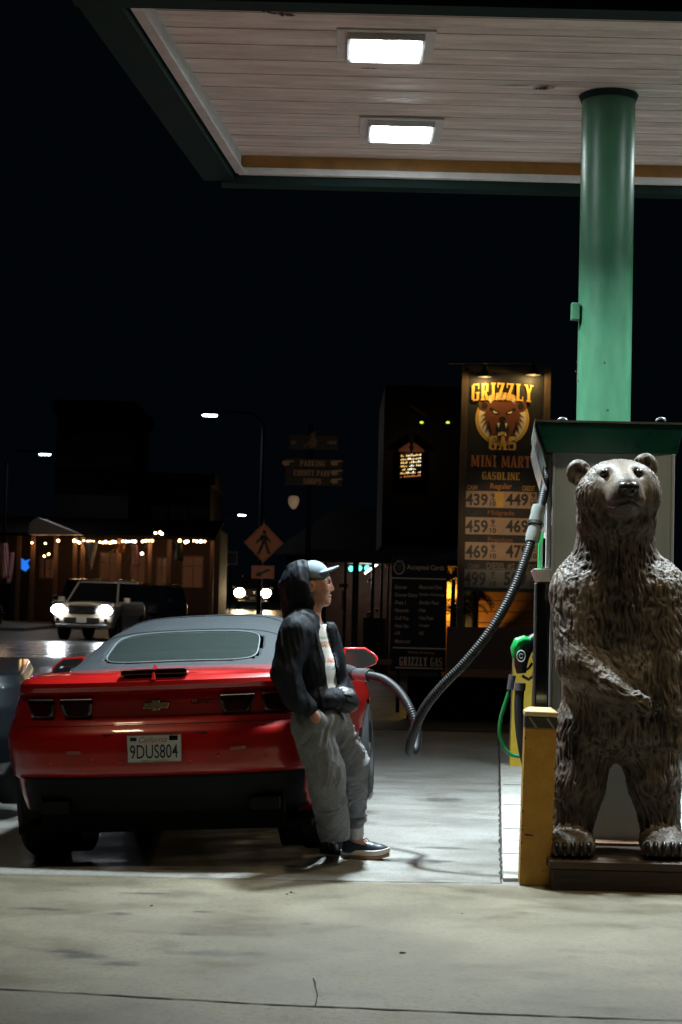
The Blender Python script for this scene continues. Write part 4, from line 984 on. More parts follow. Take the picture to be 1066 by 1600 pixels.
# carved fur: clumps run along each limb
headc = B(972, 765, 9.55); wacc = 0; facc = 0; rid = 0
warp = np.stack([vnoise(Vb/.09, 3), vnoise(Vb/.09, 4), vnoise(Vb/.09, 5)], 1)-.5
for (a, b, r, fu) in bones:
    d = (b-a)/np.linalg.norm(b-a); t = np.clip(((Vb-a)@(b-a))/((b-a)@(b-a)), 0, 1); dist = np.abs(np.linalg.norm(Vb-(a+t[:, None]*(b-a)), axis=1)-r)
    wgt = np.exp(-(dist/.035)**2)+1e-6
    q = Vb+warp*.045; al = q@d; q = q-al[:, None]*d*.83
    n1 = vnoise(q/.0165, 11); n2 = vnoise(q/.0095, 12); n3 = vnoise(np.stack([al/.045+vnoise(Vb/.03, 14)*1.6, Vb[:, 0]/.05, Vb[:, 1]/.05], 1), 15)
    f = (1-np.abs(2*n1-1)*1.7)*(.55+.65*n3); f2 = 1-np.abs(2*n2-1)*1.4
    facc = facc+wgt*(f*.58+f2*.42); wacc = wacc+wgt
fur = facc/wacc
hd = np.linalg.norm((Vb-headc)/np.array([.16, .22, .14]), axis=1)
footm = np.clip((.10-Vb[:, 2])/.05, 0, 1)
mask = np.clip((hd-.95)/.5, .06, 1)*(1-.6*footm)
Vb2 = Vb+Nb*((fur-.35)*.0165*mask)[:, None]
def bear_mat():
    m = bpy.data.materials.new('bear_resin'); m.use_nodes = True; N = m.node_tree.nodes; Lk = m.node_tree.links; b = N['Principled BSDF']
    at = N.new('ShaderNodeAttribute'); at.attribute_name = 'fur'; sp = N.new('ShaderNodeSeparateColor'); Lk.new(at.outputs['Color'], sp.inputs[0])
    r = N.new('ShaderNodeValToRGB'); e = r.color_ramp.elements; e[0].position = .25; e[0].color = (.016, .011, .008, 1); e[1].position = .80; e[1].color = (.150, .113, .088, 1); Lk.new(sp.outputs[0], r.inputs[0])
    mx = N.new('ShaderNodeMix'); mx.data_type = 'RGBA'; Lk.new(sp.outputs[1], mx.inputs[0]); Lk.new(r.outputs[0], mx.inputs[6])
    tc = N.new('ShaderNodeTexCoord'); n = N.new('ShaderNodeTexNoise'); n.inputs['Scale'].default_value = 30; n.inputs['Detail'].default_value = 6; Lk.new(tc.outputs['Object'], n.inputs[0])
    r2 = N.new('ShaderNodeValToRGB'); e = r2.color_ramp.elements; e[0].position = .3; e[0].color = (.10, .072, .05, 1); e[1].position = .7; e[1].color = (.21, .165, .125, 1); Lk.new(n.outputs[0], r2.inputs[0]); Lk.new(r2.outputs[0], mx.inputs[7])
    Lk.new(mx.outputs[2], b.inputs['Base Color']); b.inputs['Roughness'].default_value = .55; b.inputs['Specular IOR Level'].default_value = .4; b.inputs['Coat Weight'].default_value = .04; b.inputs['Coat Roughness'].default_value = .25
    mp = N.new('ShaderNodeMapping'); mp.inputs['Scale'].default_value = (1, 1, .3); Lk.new(tc.outputs['Object'], mp.inputs[0])
    n3 = N.new('ShaderNodeTexNoise'); n3.inputs['Scale'].default_value = 150; n3.inputs['Detail'].default_value = 3; Lk.new(mp.outputs[0], n3.inputs[0])
    bp = N.new('ShaderNodeBump'); bp.inputs['Strength'].default_value = .5; bp.inputs['Distance'].default_value = .006; Lk.new(n3.outputs[0], bp.inputs['Height']); Lk.new(bp.outputs[0], b.inputs['Normal'])
    return m
m_bear = bear_mat()
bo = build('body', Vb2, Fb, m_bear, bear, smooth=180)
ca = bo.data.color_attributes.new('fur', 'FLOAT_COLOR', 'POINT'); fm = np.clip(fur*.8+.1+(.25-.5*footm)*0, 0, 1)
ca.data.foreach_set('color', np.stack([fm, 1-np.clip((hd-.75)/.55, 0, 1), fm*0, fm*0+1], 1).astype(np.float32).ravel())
m_claw = mat('bear_black', (.010, .010, .011), .3, coat=.15)
mb = MB()
Sn = SDF(B(983, 762, 9.25)-.07, B(983, 762, 9.25)+.07, .004)
Sn.ell(B(983, 761, 9.285), (.056, .038, .034), k=.01); Sn.ell(B(983, 771, 9.285), (.026, .022, .018), k=.02)
for s in (-1, 1): Sn.ell(B(983+s*7, 766, 9.25), (.010, .018, .008), k=.006, op='-')
a_, b_, c_ = Sn.mesh(); build('nose', a_, b_, m_claw, bear, smooth=180)
for u, v in ((944, 738), (998, 738)):
    mb = MB(); mb.ell(B(u+1, v, 9.482), .021, 16, 10); mb.build('eye', m_claw, bear, smooth=180)
for u0 in (896, 1038):
    for i, du in enumerate((-26, -13, 0, 13, 25)):
        mb = MB(); p = [B(u0+du, 1321, 9.405+.012*abs(i-2)), B(u0+du, 1319, 9.38+.012*abs(i-2)), B(u0+du, 1323, 9.358+.012*abs(i-2)), B(u0+du, 1333, 9.345+.012*abs(i-2)), B(u0+du, 1339, 9.345+.012*abs(i-2))]
        mb.tube(smooth_path(p, 3), list(np.linspace(.018, .004, 13)), 10); mb.build('claw', m_claw, bear, smooth=180)

# ------------------------------------------------------------------ person leaning on the car
pp0 = Vector((P(520, 1340, 9.9).x, 9.85, 0))
per = thing('person', tuple(pp0), 'person in dark hooded jacket, pale cap and grey trousers leaning on the red car', 'person')
Q = lambda u, v, Y: np.array(P(u, v, Y)-pp0)
lo, hi = np.array([-.42, -.55, -.02]), np.array([.45, .62, 1.80])
YC = 9.72
m_skin = bpy.data.materials.new('skin'); m_skin.use_nodes = True
def skin_nodes(m):
    N = m.node_tree.nodes; Lk = m.node_tree.links; b = N['Principled BSDF']; at = N.new('ShaderNodeAttribute'); at.attribute_name = 'stubble'
    tc = N.new('ShaderNodeTexCoord'); n = N.new('ShaderNodeTexNoise'); n.inputs['Scale'].default_value = 60; n.inputs['Detail'].default_value = 5; Lk.new(tc.outputs['Object'], n.inputs[0])
    r = N.new('ShaderNodeValToRGB'); e = r.color_ramp.elements; e[0].position = .3; e[0].color = (.44, .20, .145, 1); e[1].position = .75; e[1].color = (.56, .30, .22, 1); Lk.new(n.outputs[0], r.inputs[0])
    mx = N.new('ShaderNodeMix'); mx.data_type = 'RGBA'; mx.inputs[7].default_value = (.12, .065, .04, 1); Lk.new(at.outputs['Fac'], mx.inputs[0]); Lk.new(r.outputs[0], mx.inputs[6]); Lk.new(mx.outputs[2], b.inputs['Base Color'])
    b.inputs['Roughness'].default_value = .5; b.inputs['Subsurface Weight'].default_value = .08; b.inputs['Subsurface Radius'].default_value = (.01, .004, .002)
skin_nodes(m_skin)
S = SDF(lo, hi, .0048)
HY = 9.74
S.ell(Q(489, 912, HY), (.092, .074, .105), k=.03)                 # skull
S.ell(Q(500, 928, HY), (.055, .058, .07), k=.03)                  # face
S.ell(Q(506, 912, HY-.004), (.040, .060, .05), k=.02)
S.cap(Q(492, 934, HY-.040), Q(509, 941, HY-.014), .020, .018, .02); S.cap(Q(492, 934, HY+.040), Q(509, 941, HY+.014), .020, .018, .02)
S.ell(Q(510.5, 940.5, HY), (.022, .026, .020), k=.015)            # chin
S.cap(Q(513.5, 905, HY-.026), Q(513.5, 905, HY+.026), .012, .012, .014)   # brow
S.cap(Q(515, 909, HY), Q(519.3, 921, HY), .009, .0115, .008)      # nose
S.ell(Q(516.5, 923, HY-.012), (.010, .009, .008), k=.006); S.ell(Q(516.5, 923, HY+.012), (.010, .009, .008), k=.006)
S.cap(Q(514.2, 931.5, HY-.016), Q(516.3, 931, HY), .0065, .007, .006); S.cap(Q(514.2, 931.5, HY+.016), Q(516.3, 931, HY), .0065, .007, .006)
S.cap(Q(513.6, 935.5, HY-.014), Q(515.4, 935.8, HY), .007, .0075, .006); S.cap(Q(513.6, 935.5, HY+.014), Q(515.4, 935.8, HY), .007, .0075, .006)
S.cap(Q(514, 933.4, HY-.022), Q(517.6, 933.4, HY), .0022, .0022, .003, '-')
for s in (-1, 1):
    S.ell(Q(512.5, 911, HY+s*.036), (.014, .016, .011), k=.012, op='-'); S.ell(Q(510.6, 911.3, HY+s*.033), (.0125, .0125, .0115), k=.003)
    S.ell(Q(506, 921, HY+s*.038), (.022, .018, .02), k=.02)
S.ell(Q(486, 917, HY-.076), (.019, .012, .031), k=.010); S.ell(Q(487, 917, HY-.086), (.010, .006, .018), k=.006, op='-')
S.ell(Q(486, 917, HY+.076), (.019, .012, .031), k=.010)
S.cap(Q(489, 935, HY), Q(482, 985, HY), .056, .062, .02)          # neck
S.ell(Q(480, 1010, YC), (.115, .17, .16), k=.05); S.ell(Q(488, 1080, YC), (.115, .15, .17), k=.05); S.ell(Q(495, 1130, YC), (.095, .14, .11), k=.04)
# near arm and hand going into the pocket
S.cap(Q(463, 990, 9.54), Q(452, 1062, 9.50), .055, .045, .03); S.cap(Q(452, 1062, 9.50), Q(488, 1110, 9.53), .043, .027, .02)
S.ell(Q(493.5, 1121, 9.505), (.030, .020, .042), rot=(0, R(-25), 0), k=.012)
for i, (du, dv, dY, ln) in enumerate(((-3, 2, -.002, 14), (0, 4, -.012, 16), (3, 3, -.012, 15), (6, 1, -.006, 12))):
    a = Q(494+du, 1122+dv, 9.53+dY); b = Q(496+du, 1122+dv+ln*.5, 9.525+dY); c = Q(500+du*.8, 1122+dv+ln, 9.55+dY)
    S.cap(a, b, .0095, .009, .004); S.cap(b, c, .009, .0075, .004)
a = Q(498, 1113, 9.52); b = Q(503, 1119, 9.515); c = Q(504, 1126, 9.53); S.cap(a, b, .0105, .0095, .006); S.cap(b, c, .0095, .008, .004)
# far arm, hand in the far pocket
S.cap(Q(487, 990, 9.93), Q(500, 1065, 9.95), .052, .044, .03); S.cap(Q(500, 1065, 9.95), Q(515, 1108, 9.86), .042, .027, .02)
S.ell(Q(515, 1122, 9.84), (.03, .02, .04), k=.012)
for i in range(4): S.cap(Q(513+i*2, 1126, 9.83+i*.012), Q(515+i*2, 1138, 9.83+i*.012), .009, .0075, .004)
# legs
S.cap(Q(490, 1140, 9.64), Q(509, 1208, 9.70), .080, .062, .04); S.cap(Q(509, 1208, 9.70), Q(519, 1305, 10.1), .055, .036, .03)
S.cap(Q(515, 1135, 9.83), Q(552, 1192, 9.98), .080, .060, .04); S.cap(Q(552, 1192, 9.98), Q(554, 1262, 10.22), .055, .040, .03); S.cap(Q(554, 1262, 10.23), Q(556, 1308, 10.3), .038, .031, .02)
S.cap(Q(555, 1312, 10.3), Q(584, 1327, 10.28), .028, .016, .02); S.cap(Q(519, 1305, 10.1), Q(523, 1318, 10.4), .03, .025, .02)
Vp, Fp, Np = S.mesh()
po = build('body', Vp, Fp, m_skin, per, smooth=180)
jaw = np.exp(-np.sum(((Vp-Q(501, 936, HY))/np.array([.045, .09, .030]))**2, 1))*.6 + np.exp(-np.sum(((Vp-Q(513.5, 904.5, HY))/np.array([.012, .05, .006]))**2, 1))*.8
at = po.data.attributes.new('stubble', 'FLOAT', 'POINT'); at.data.foreach_set('value', np.clip(jaw, 0, .7).astype(np.float32))
for s in (-1, 1):
    mb = MB(); mb.ell(Q(512.2, 911.6, HY+s*.036), (.0068, .0085, .0052), 10, 6); mb.build('eye', mat('eye_dark', (.03, .025, .02), .2), per, smooth=180)
    mb = MB(); a = Q(508, 906.5, HY+s*.052); b = Q(512.5, 905, HY+s*.045); c = Q(515.2, 906, HY+s*.024); mb.tube([a, b, c], .0036, 6); mb.build('eyebrow', mat('hair_brown', (.05, .028, .016), .8), per)

def cloth_wrinkle(V, N, amp, sc_, seed, dirs):
    out = V.copy(); q = V+(np.stack([vnoise(V/.11, seed+7), vnoise(V/.11, seed+8), vnoise(V/.11, seed+9)], 1)-.5)*.09
    d = np.array(dirs, float); d /= np.linalg.norm(d); q = q-(q@d)[:, None]*d*.72
    n = (1-np.abs(2*vnoise(q/sc_, seed)-1))*.7+(1-np.abs(2*vnoise(q/(sc_*.5), seed+1)-1))*.3
    return out+N*((n-.5)*amp)[:, None]
m_jacket = mat('jacket_cloth', (.006, .009, .016), .66, var=.3, vscale=25, bump=.3, bscale=220, spec=.25)
m_pants = mat('trouser_cloth', (.185, .195, .215), .85, var=.18, vscale=50, bump=.4, bscale=320)
m_tee = mat('tee_white', (.72, .72, .72), .8, bump=.2)
# jacket
def jacket(extra=0.0):
    S = SDF(lo, hi, .0062)
    S.ell(Q(477, 1002, YC), (.135+extra, .195+extra, .155+extra), k=.05)
    S.ell(Q(486, 1045, YC), (.150+extra, .190+extra, .17+extra), k=.06)
    S.ell(Q(499, 1090, YC), (.180+extra, .185+extra, .085+extra), k=.05)
    S.cap(Q(514, 985, 9.80), Q(531, 1090, 9.86), .048+extra, .075+extra, .05)        # far front panel
    S.cap(Q(536, 1080, 9.84), Q(544, 1098, 9.82), .06+extra, .05+extra, .04)
    S.cap(Q(470, 972, YC-.10), Q(470, 972, YC+.10), .07+extra, .07+extra, .06)
    return S
J = jacket(); 
J.cap(Q(461, 988, 9.55), Q(446, 1052, 9.50), .088, .076, .03); J.cap(Q(446, 1052, 9.50), Q(463, 1092, 9.50), .076, .064, .025); J.cap(Q(463, 1092, 9.50), Q(482, 1106, 9.515), .060, .046, .02)
J.cap(Q(487, 988, 9.91), Q(503, 1060, 9.95), .085, .072, .03); J.cap(Q(503, 1060, 9.95), Q(532, 1108, 9.90), .066, .05, .02)
# hood: shell around the head, open in front
Hd = SDF(lo, hi, .0062)
Hd.ell(Q(474, 920, HY), (.120, .112, .148), k=.02); Hd.cap(Q(474, 948, HY), Q(470, 978, HY), .075, .085, .04); Hd.cap(Q(479, 899, HY), Q(484, 898, HY), .078, .070, .03); Hd.cap(Q(463, 962, HY), Q(496, 992, HY-.02), .06, .045, .04)
Hd.cap(Q(462, 900, HY), Q(447, 915, HY), .055, .028, .05); Hd.cap(Q(452, 935, HY), Q(458, 955, HY), .045, .05, .04)
Hi = SDF(lo, hi, .0062); Hi.ell(Q(482, 919, HY), (.112, .098, .132), k=.0); Hi.cap(Q(490, 940, HY), Q(503, 985, HY-.03), .062, .05, .03)
gx, gy, gz = Hd.grid()
# front opening: a slanted cut, set back towards the top
f0 = Q(482, 877, HY); f1 = Q(499, 962, HY)
fx = f0[0]+(gz-f0[2])/(f1[2]-f0[2])*(f1[0]-f0[0]); cutd = (gx-fx-.0+.10*np.clip((gy-(HY-pp0.y))**2/.012, 0, 1)*.25).astype(np.float32)*.95
cutd = np.where(gz < f1[2]-.01, -.5, cutd)
inner = Hi.D
Hs = np.maximum(np.maximum(Hd.D, -inner), cutd)
J.field(Hs, '+', .012)
# open zip: carve the chest between the two front edges
T0 = [(497, 958), (512, 982), (527, 1034), (533, 1072), (519, 1073), (512, 1035), (503, 998)]
tz = [Q(500, v, YC)[2] for v in (955, 1000, 1035, 1074)]; txl = [Q(u, 1000, 9.62)[0] for u in (495, 500, 507, 514)]; txr = [Q(u, 1000, 9.62)[0] for u in (504, 518, 526, 532)]
zc = gz.ravel(); xl_ = np.interp(-zc, [-t for t in tz], txl)[None, None, :]; xr_ = np.interp(-zc, [-t for t in tz], txr)[None, None, :]
wedge = np.maximum.reduce([np.broadcast_to(xl_-gx, J.D.shape), np.broadcast_to(gx-xr_, J.D.shape), np.broadcast_to(gy-(9.83-pp0.y), J.D.shape), np.broadcast_to(tz[3]-gz, J.D.shape), np.broadcast_to(gz-tz[0], J.D.shape)]).astype(np.float32)
core = jacket(-.016).D
T = SDF(lo, hi, .0062); T.D = np.maximum(jacket(-.012).D, wedge-.012)
J.D = np.maximum(J.D, -np.maximum(wedge, -(jacket(-.040).D)))
# hem: cut the jacket bottom along a slant
hm = Q(485, 1117, YC); J.plane(hm, (.10, 0, -1))
Vj, Fj, Nj = J.mesh(); Vj0 = Vj; Vj = cloth_wrinkle(Vj, Nj, .011, .050, 21, (.25, 0, 1))
q_ = Vj0.copy(); fl = vnoise(np.stack([q_[:, 0]/.032+q_[:, 2]/.16, q_[:, 1]/.05, q_[:, 2]/.22], 1), 77); Vj = Vj+Nj*((1-np.abs(2*fl-1)-.5)*.012)[:, None]; jo = build('jacket', Vj, Fj, m_jacket, per, smooth=180)
Vt, Ft, Nt = T.mesh(); to = build('tee_shirt', Vt, Ft, m_tee, per, smooth=180)
# printed rows on the tee
tz1 = Q(515, 1020, 9.6)
def tee_nodes():
    m = bpy.data.materials.new('tee_print'); m.use_nodes = True; N = m.node_tree.nodes; Lk = m.node_tree.links; b = N['Principled BSDF']; b.inputs['Roughness'].default_value = .8
    tc = N.new('ShaderNodeTexCoord'); sp = N.new('ShaderNodeSeparateXYZ'); Lk.new(tc.outputs['Object'], sp.inputs[0])
    mr = N.new('ShaderNodeMapRange'); zt_, zb_ = Q(515, 990, 9.6)[2], Q(515, 1054, 9.6)[2]; mr.inputs['From Min'].default_value = zt_; mr.inputs['From Max'].default_value = zb_; Lk.new(sp.outputs[2], mr.inputs[0])
    r = N.new('ShaderNodeValToRGB'); r.color_ramp.interpolation = 'CONSTANT'; Lk.new(mr.outputs[0], r.inputs[0])
    W_ = (.72, .72, .72, 1); cr = r.color_ramp; cr.elements[0].color = W_; cr.elements[1].position = .07; cr.elements[1].color = (.30, .45, .38, 1)
    for p, c in ((.14, W_), (.20, (.50, .20, .10, 1)), (.34, W_), (.40, (.62, .60, .58, 1)), (.60, (.50, .18, .10, 1)), (.72, W_), (.80, (.35, .45, .5, 1)), (.9, W_)):
        e = cr.elements.new(p); e.color = c
    n = N.new('ShaderNodeTexNoise'); n.inputs['Scale'].default_value = 95; n.inputs['Detail'].default_value = 2; Lk.new(tc.outputs['Object'], n.inputs[0])
    r2 = N.new('ShaderNodeValToRGB'); r2.color_ramp.elements[0].position = .5; r2.color_ramp.elements[1].position = .53; Lk.new(n.outputs[0], r2.inputs[0])
    mx = N.new('ShaderNodeMix'); mx.data_type = 'RGBA'; mx.inputs[7].default_value = W_; Lk.new(r2.outputs[0], mx.inputs[0]); Lk.new(r.outputs[0], mx.inputs[6]); Lk.new(mx.outputs[2], b.inputs['Base Color']); return m
to.data.materials[0] = tee_nodes()
a = Q(517.5, 1024, 9.60); b = Q(524.5, 1017, 9.60)
# cap
C_ = SDF(Q(488, 897, HY)-.19, Q(495, 897, HY)+.19, .0045)
C_.ell(Q(489, 900, HY), (.094, .083, .088), k=.0)
gx, gy, gz = C_.grid(); c0_ = Q(489, 903, HY); C_.D = np.maximum(C_.D, (c0_[2]-gz-(gx-c0_[0])*.10).astype(np.float32))
C_.ell(Q(489, 904, HY), (.088, .076, .078), k=.0, op='-')
bc = Q(508, 894, HY); BR = SDF(Q(488, 897, HY)-.19, Q(495, 897, HY)+.19, .0045)
gx, gy, gz = BR.grid(); X_ = gx-bc[0]; Y_ = gy-bc[1]; Z_ = gz-bc[2]
sl = X_*.30-2.2*Y_**2*(1)+.012; plan = np.sqrt((X_/.078)**2+(Y_/.080)**2)-1
BR.D = np.maximum(np.maximum(np.abs(Z_-sl)-.006, plan*.075), -(X_+.075)).astype(np.float32)
C_.D = np.minimum(C_.D, BR.D)
C_.ell(Q(489, 879.5, HY), (.009, .009, .006), k=.004)
a_, b_, c_ = C_.mesh(); co = build('cap', a_, b_, mat('cap_cloth', (.20, .27, .34), .75, var=.15, vscale=30, bump=.2, bscale=250), per, smooth=180)
# trousers
def pants():
    S = SDF(lo, hi, .0062)
    S.ell(Q(498, 1124, YC), (.145, .170, .105), k=.05)
    S.cap(Q(486, 1135, 9.63), Q(509, 1205, 9.68), .108, .100, .04); S.cap(Q(509, 1205, 9.68), Q(522, 1300, 10.02), .100, .086, .04)
    S.cap(Q(516, 1132, 9.82), Q(548, 1192, 9.98), .110, .098, .04); S.cap(Q(548, 1192, 9.98), Q(554, 1262, 10.22), .094, .064, .04)
    S.ell(Q(497, 1125, 9.53), (.045, .03, .05), k=.03)
    return S
S = pants(); S.plane(Q(525, 1321, 10.02), (-.25, 0, -1)); S.plane(Q(490, 1104, YC), (.1, 0, 1))
S.cap(Q(523, 1308, 10.02), Q(526, 1335, 10.02), .066, .070, .01, '-')
Vq, Fq, Nq = S.mesh(); 
legm = 1
V1 = cloth_wrinkle(Vq, Nq, .026, .045, 31, (1, 0, .35)); V2_ = cloth_wrinkle(Vq, Nq, .020, .040, 41, (.15, 0, 1))
m_ = np.clip((Vq[:, 1]-(9.72-pp0.y))/.06+.5, 0, 1)[:, None]; Vq2 = V1*m_+V2_*(1-m_)
build('trousers', Vq2, Fq, m_pants, per, smooth=180)
mb = MB(); cc = Q(555, 1276, 10.25)
ring = [Vector((cc[0]+.052*math.cos(t), cc[1]+.055*math.sin(t), cc[2]+.016*math.sin(2*t+.6)-.010*math.cos(t))) for t in np.linspace(0, 2*math.pi, 33)]
mb.tube(ring, [.019+.004*math.sin(i*1.3) for i in range(33)], 12); mb.build('trouser_cuff', m_pants, per, smooth=80)
S = SDF(lo, hi, .0055); S.cap(Q(555, 1262, 10.22), Q(556, 1284, 10.27), .058, .052, .0); Vc, Fc, Nc = S.mesh(); build('trouser_hem', Vc, Fc, m_pants, per, smooth=180)
S = SDF(lo, hi, .0048); S.cap(Q(556, 1278, 10.26), Q(557, 1304, 10.3), .045, .043, .01); Vc, Fc, Nc = S.mesh(); Vc = cloth_wrinkle(Vc, Nc, .006, .02, 51, (1, 0, 0)); build('sock', Vc, Fc, mat('sock_white', (.62, .62, .62), .9, bump=.3), per, smooth=180)
S = SDF(lo, hi, .0055); S.cap(Q(519, 1296, 10.10), Q(523, 1322, 10.40), .044, .036, .01); Vc, Fc, Nc = S.mesh(); build('sock', Vc, Fc, m_black, per, smooth=180)  # near sock black, its shade put into the colour
# sneakers
m_shoe = mat('shoe_leather', (.016, .028, .045), .4, var=.2, coat=.2); m_sole = mat('sole_white', (.72, .68, .62), .6); m_gum = mat('sole_gum', (.28, .15, .08), .6)
def shoe(loc, rot, dark=False):
    label = None; ms1, ms2 = (m_black, m_black) if dark else (m_gum, m_sole)  # near shoe gets black soles in place of shade
    s = bpy.data.objects.new('sneaker', None); COL.objects.link(s); s.parent = per; s.location = Vector(loc)-pp0*0; s.rotation_euler = rot; s.empty_display_size = .05
    if label: s['label'] = label
    def outline(y_, sc_=1): return None
    half = lambda t: .042*(1-abs(2*t-1)**3.2)**.5*(.86+.32*math.exp(-((t-.72)/.22)**2)) if 0 < t < 1 else 0
    def slabm(name, z0, z1, m, grow, rise0=.0, rise1=.018, bevel=.004):
        n = 26; T = [(.5-.5*math.cos(math.pi*i/n)) for i in range(n+1)]; ring_ = [((-.145+.29*t)*(1+grow), -(half(t)+grow*.05)) for t in T]+[((-.145+.29*t)*(1+grow), half(t)+grow*.05) for t in T[-2:0:-1]]
        rz = lambda x: rise0+rise1*max(0, (x-.05)/.1)**2
        nn = len(ring_); V = [(x, y, z0+rz(x)) for x, y in ring_]+[(x, y, z1+rz(x)) for x, y in ring_]
        mb = MB(); mb.add(V, [tuple(range(nn-1, -1, -1)), tuple(range(nn, 2*nn))]+[(i, (i+1) % nn, (i+1) % nn+nn, i+nn) for i in range(nn)]); return mb.build(name, m, s, bevel=bevel, smooth=45)
    slabm('outsole', 0, .022, ms1, .0); slabm('midsole', .0222, .052, ms2, .015)
    U = SDF((-.16, -.06, .02), (.16, .06, .14), .0042)
    U.ell((-.085, 0, .055), (.058, .036, .05), k=.03); U.cap((-.06, 0, .082), (.03, 0, .064), .036, .034, .03); U.ell((.065, 0, .050), (.078, .040, .040), k=.03); U.cap((-.095, 0, .06), (-.10, 0, .098), .032, .034, .02)
    U.ell((-.078, 0, .13), (.045, .028, .045), k=.01, op='-'); U.D = np.maximum(U.D, (.036-U.grid()[2]).astype(np.float32))
    a_, b_, c_ = U.mesh(); build('upper', a_, b_, m_shoe, s, smooth=180)
    mb = MB()
    for k in range(5): x = -.025+k*.017; z = .105-k*.008; mb.tube([(x, -.020, z-.008), (x+.004, 0, z+.002), (x, .020, z-.008)], .0028, 5)
    mb.tube([(-.02, -.005, .107), (-.005, -.025, .118), (.014, -.03, .102)], .0026, 5); mb.tube([(-.02, .005, .107), (.006, .02, .116), (.022, .024, .100)], .0026, 5)
    mb.build('lace', m_black, s)
sp_ = P(571, 1336, 10.3); shoe((sp_.x-pp0.x, 10.30-pp0.y, .002), (0, R(-2), R(-9)))
sp_ = P(536, 1330, 10.44); shoe((sp_.x-pp0.x, 10.44-pp0.y, .002), (0, 0, R(-14)), True)
# belt bag
bg0 = Vector(P(538, 1094, 9.66)); bag = thing('belt_bag', tuple(bg0), 'small black leather belt bag worn at the front of the leaning person', 'bag')
S = SDF((-.12, -.1, -.12), (.12, .1, .12), .005); S.ell((0, 0, 0), (.066, .05, .062), k=.02); S.cap((-.035, .01, .035), (.03, .01, .028), .035, .03, .03); S.cap((-.03, .01, -.01), (.035, .0, -.02), .05, .042, .03)
a_, b_, c_ = S.mesh(); a_ = cloth_wrinkle(a_, c_, .010, .03, 61, (1, 0, .3)); build('pouch', a_, b_, mat('bag_leather', (.006, .008, .011), .42, coat=.1, bump=.3, bscale=120), bag, smooth=180)
mb = MB(); mb.tube([(-.05, -.035, .032), (0, -.052, .036), (.045, -.04, .028)], .003, 6); mb.build('zip', m_black, bag)
mb = MB(); mb.tube(smooth_path([(-.05, .0, .03), (-.09, -.03, .035), (-.13, -.03, .04)], 6), .012, 8); mb.build('strap', m_black, bag)

# ------------------------------------------------------------------ neighbouring car at the left edge
dk = mat('dark_car_paint', (.012, .017, .021), .35, metal=.2, coat=.6)
nb0 = P(-152, 1200, 12.2)
nb = thing('parked_car', (nb0.x, 11.9, -.04), 'dark grey car standing just left of the red convertible', 'car', rot=(0, 0, R(9)))
prof2 = [(.24, .25, .80), (.36, .05, .86), (.55, 0, .89), (.75, .01, .90), (.90, .05, .88), (.985, .12, .84)]
V, F, rcs, rows = car_body(prof2, 4.5, (.95, 3.6), .36, lambda y, z: 0, lambda y, z: max(0, z-.7)*.4*min(1, max(0, (y-3)/1.5)))
split_build(V, F, [True]*len(F), 'body', dk, nb, solid=.01)
top = rows[-1]; V2 = []; F2 = []
for (x, y, z) in top:
    for k in range(9): t = -1+2*k/8; V2.append((x*t, y, z+.03*(1-t*t)*min(1, abs(x)/.5)))
F2 = [(i*9+k, i*9+k+1, (i+1)*9+k+1, (i+1)*9+k) for i in range(len(top)-1) for k in range(8)]
build('deck', V2, F2, dk, nb, smooth=40)
def cabin(parent, y0, y1, zb, zt_, hw, m, rake0=.5, rake1=.8):
    V = [(-hw, y0, zb), (hw, y0, zb), (hw, y1, zb), (-hw, y1, zb), (-hw*.82, y0+rake0, zt_), (hw*.82, y0+rake0, zt_), (hw*.82, y1-rake1, zt_), (-hw*.82, y1-rake1, zt_)]
    mb = MB(); mb.add(V, [(0, 1, 5, 4), (1, 2, 6, 5), (2, 3, 7, 6), (3, 0, 4, 7)]); mb.build('window_band', m_gloss, parent, bevel=.03)
    mb = MB(); mb.add([(-hw*.83, y0+rake0-.02, zt_+.002), (hw*.83, y0+rake0-.02, zt_+.002), (hw*.83, y1-rake1+.02, zt_+.002), (-hw*.83, y1-rake1+.02, zt_+.002), (-hw*.76, y0+rake0+.08, zt_+.05), (hw*.76, y0+rake0+.08, zt_+.05), (hw*.76, y1-rake1-.08, zt_+.05), (-hw*.76, y1-rake1-.08, zt_+.05)],
        [(3, 2, 1, 0), (4, 5, 6, 7), (0, 1, 5, 4), (1, 2, 6, 5), (2, 3, 7, 6), (3, 0, 4, 7)]); mb.build('roof', m, parent, bevel=.02)
cabin(nb, .3, 2.4, .99, 1.30, .46, dk)
for yw in (.95, 3.6):
    for s in (-1, 1): wheel(nb, s*.80, yw, .33, .34, .22, s)

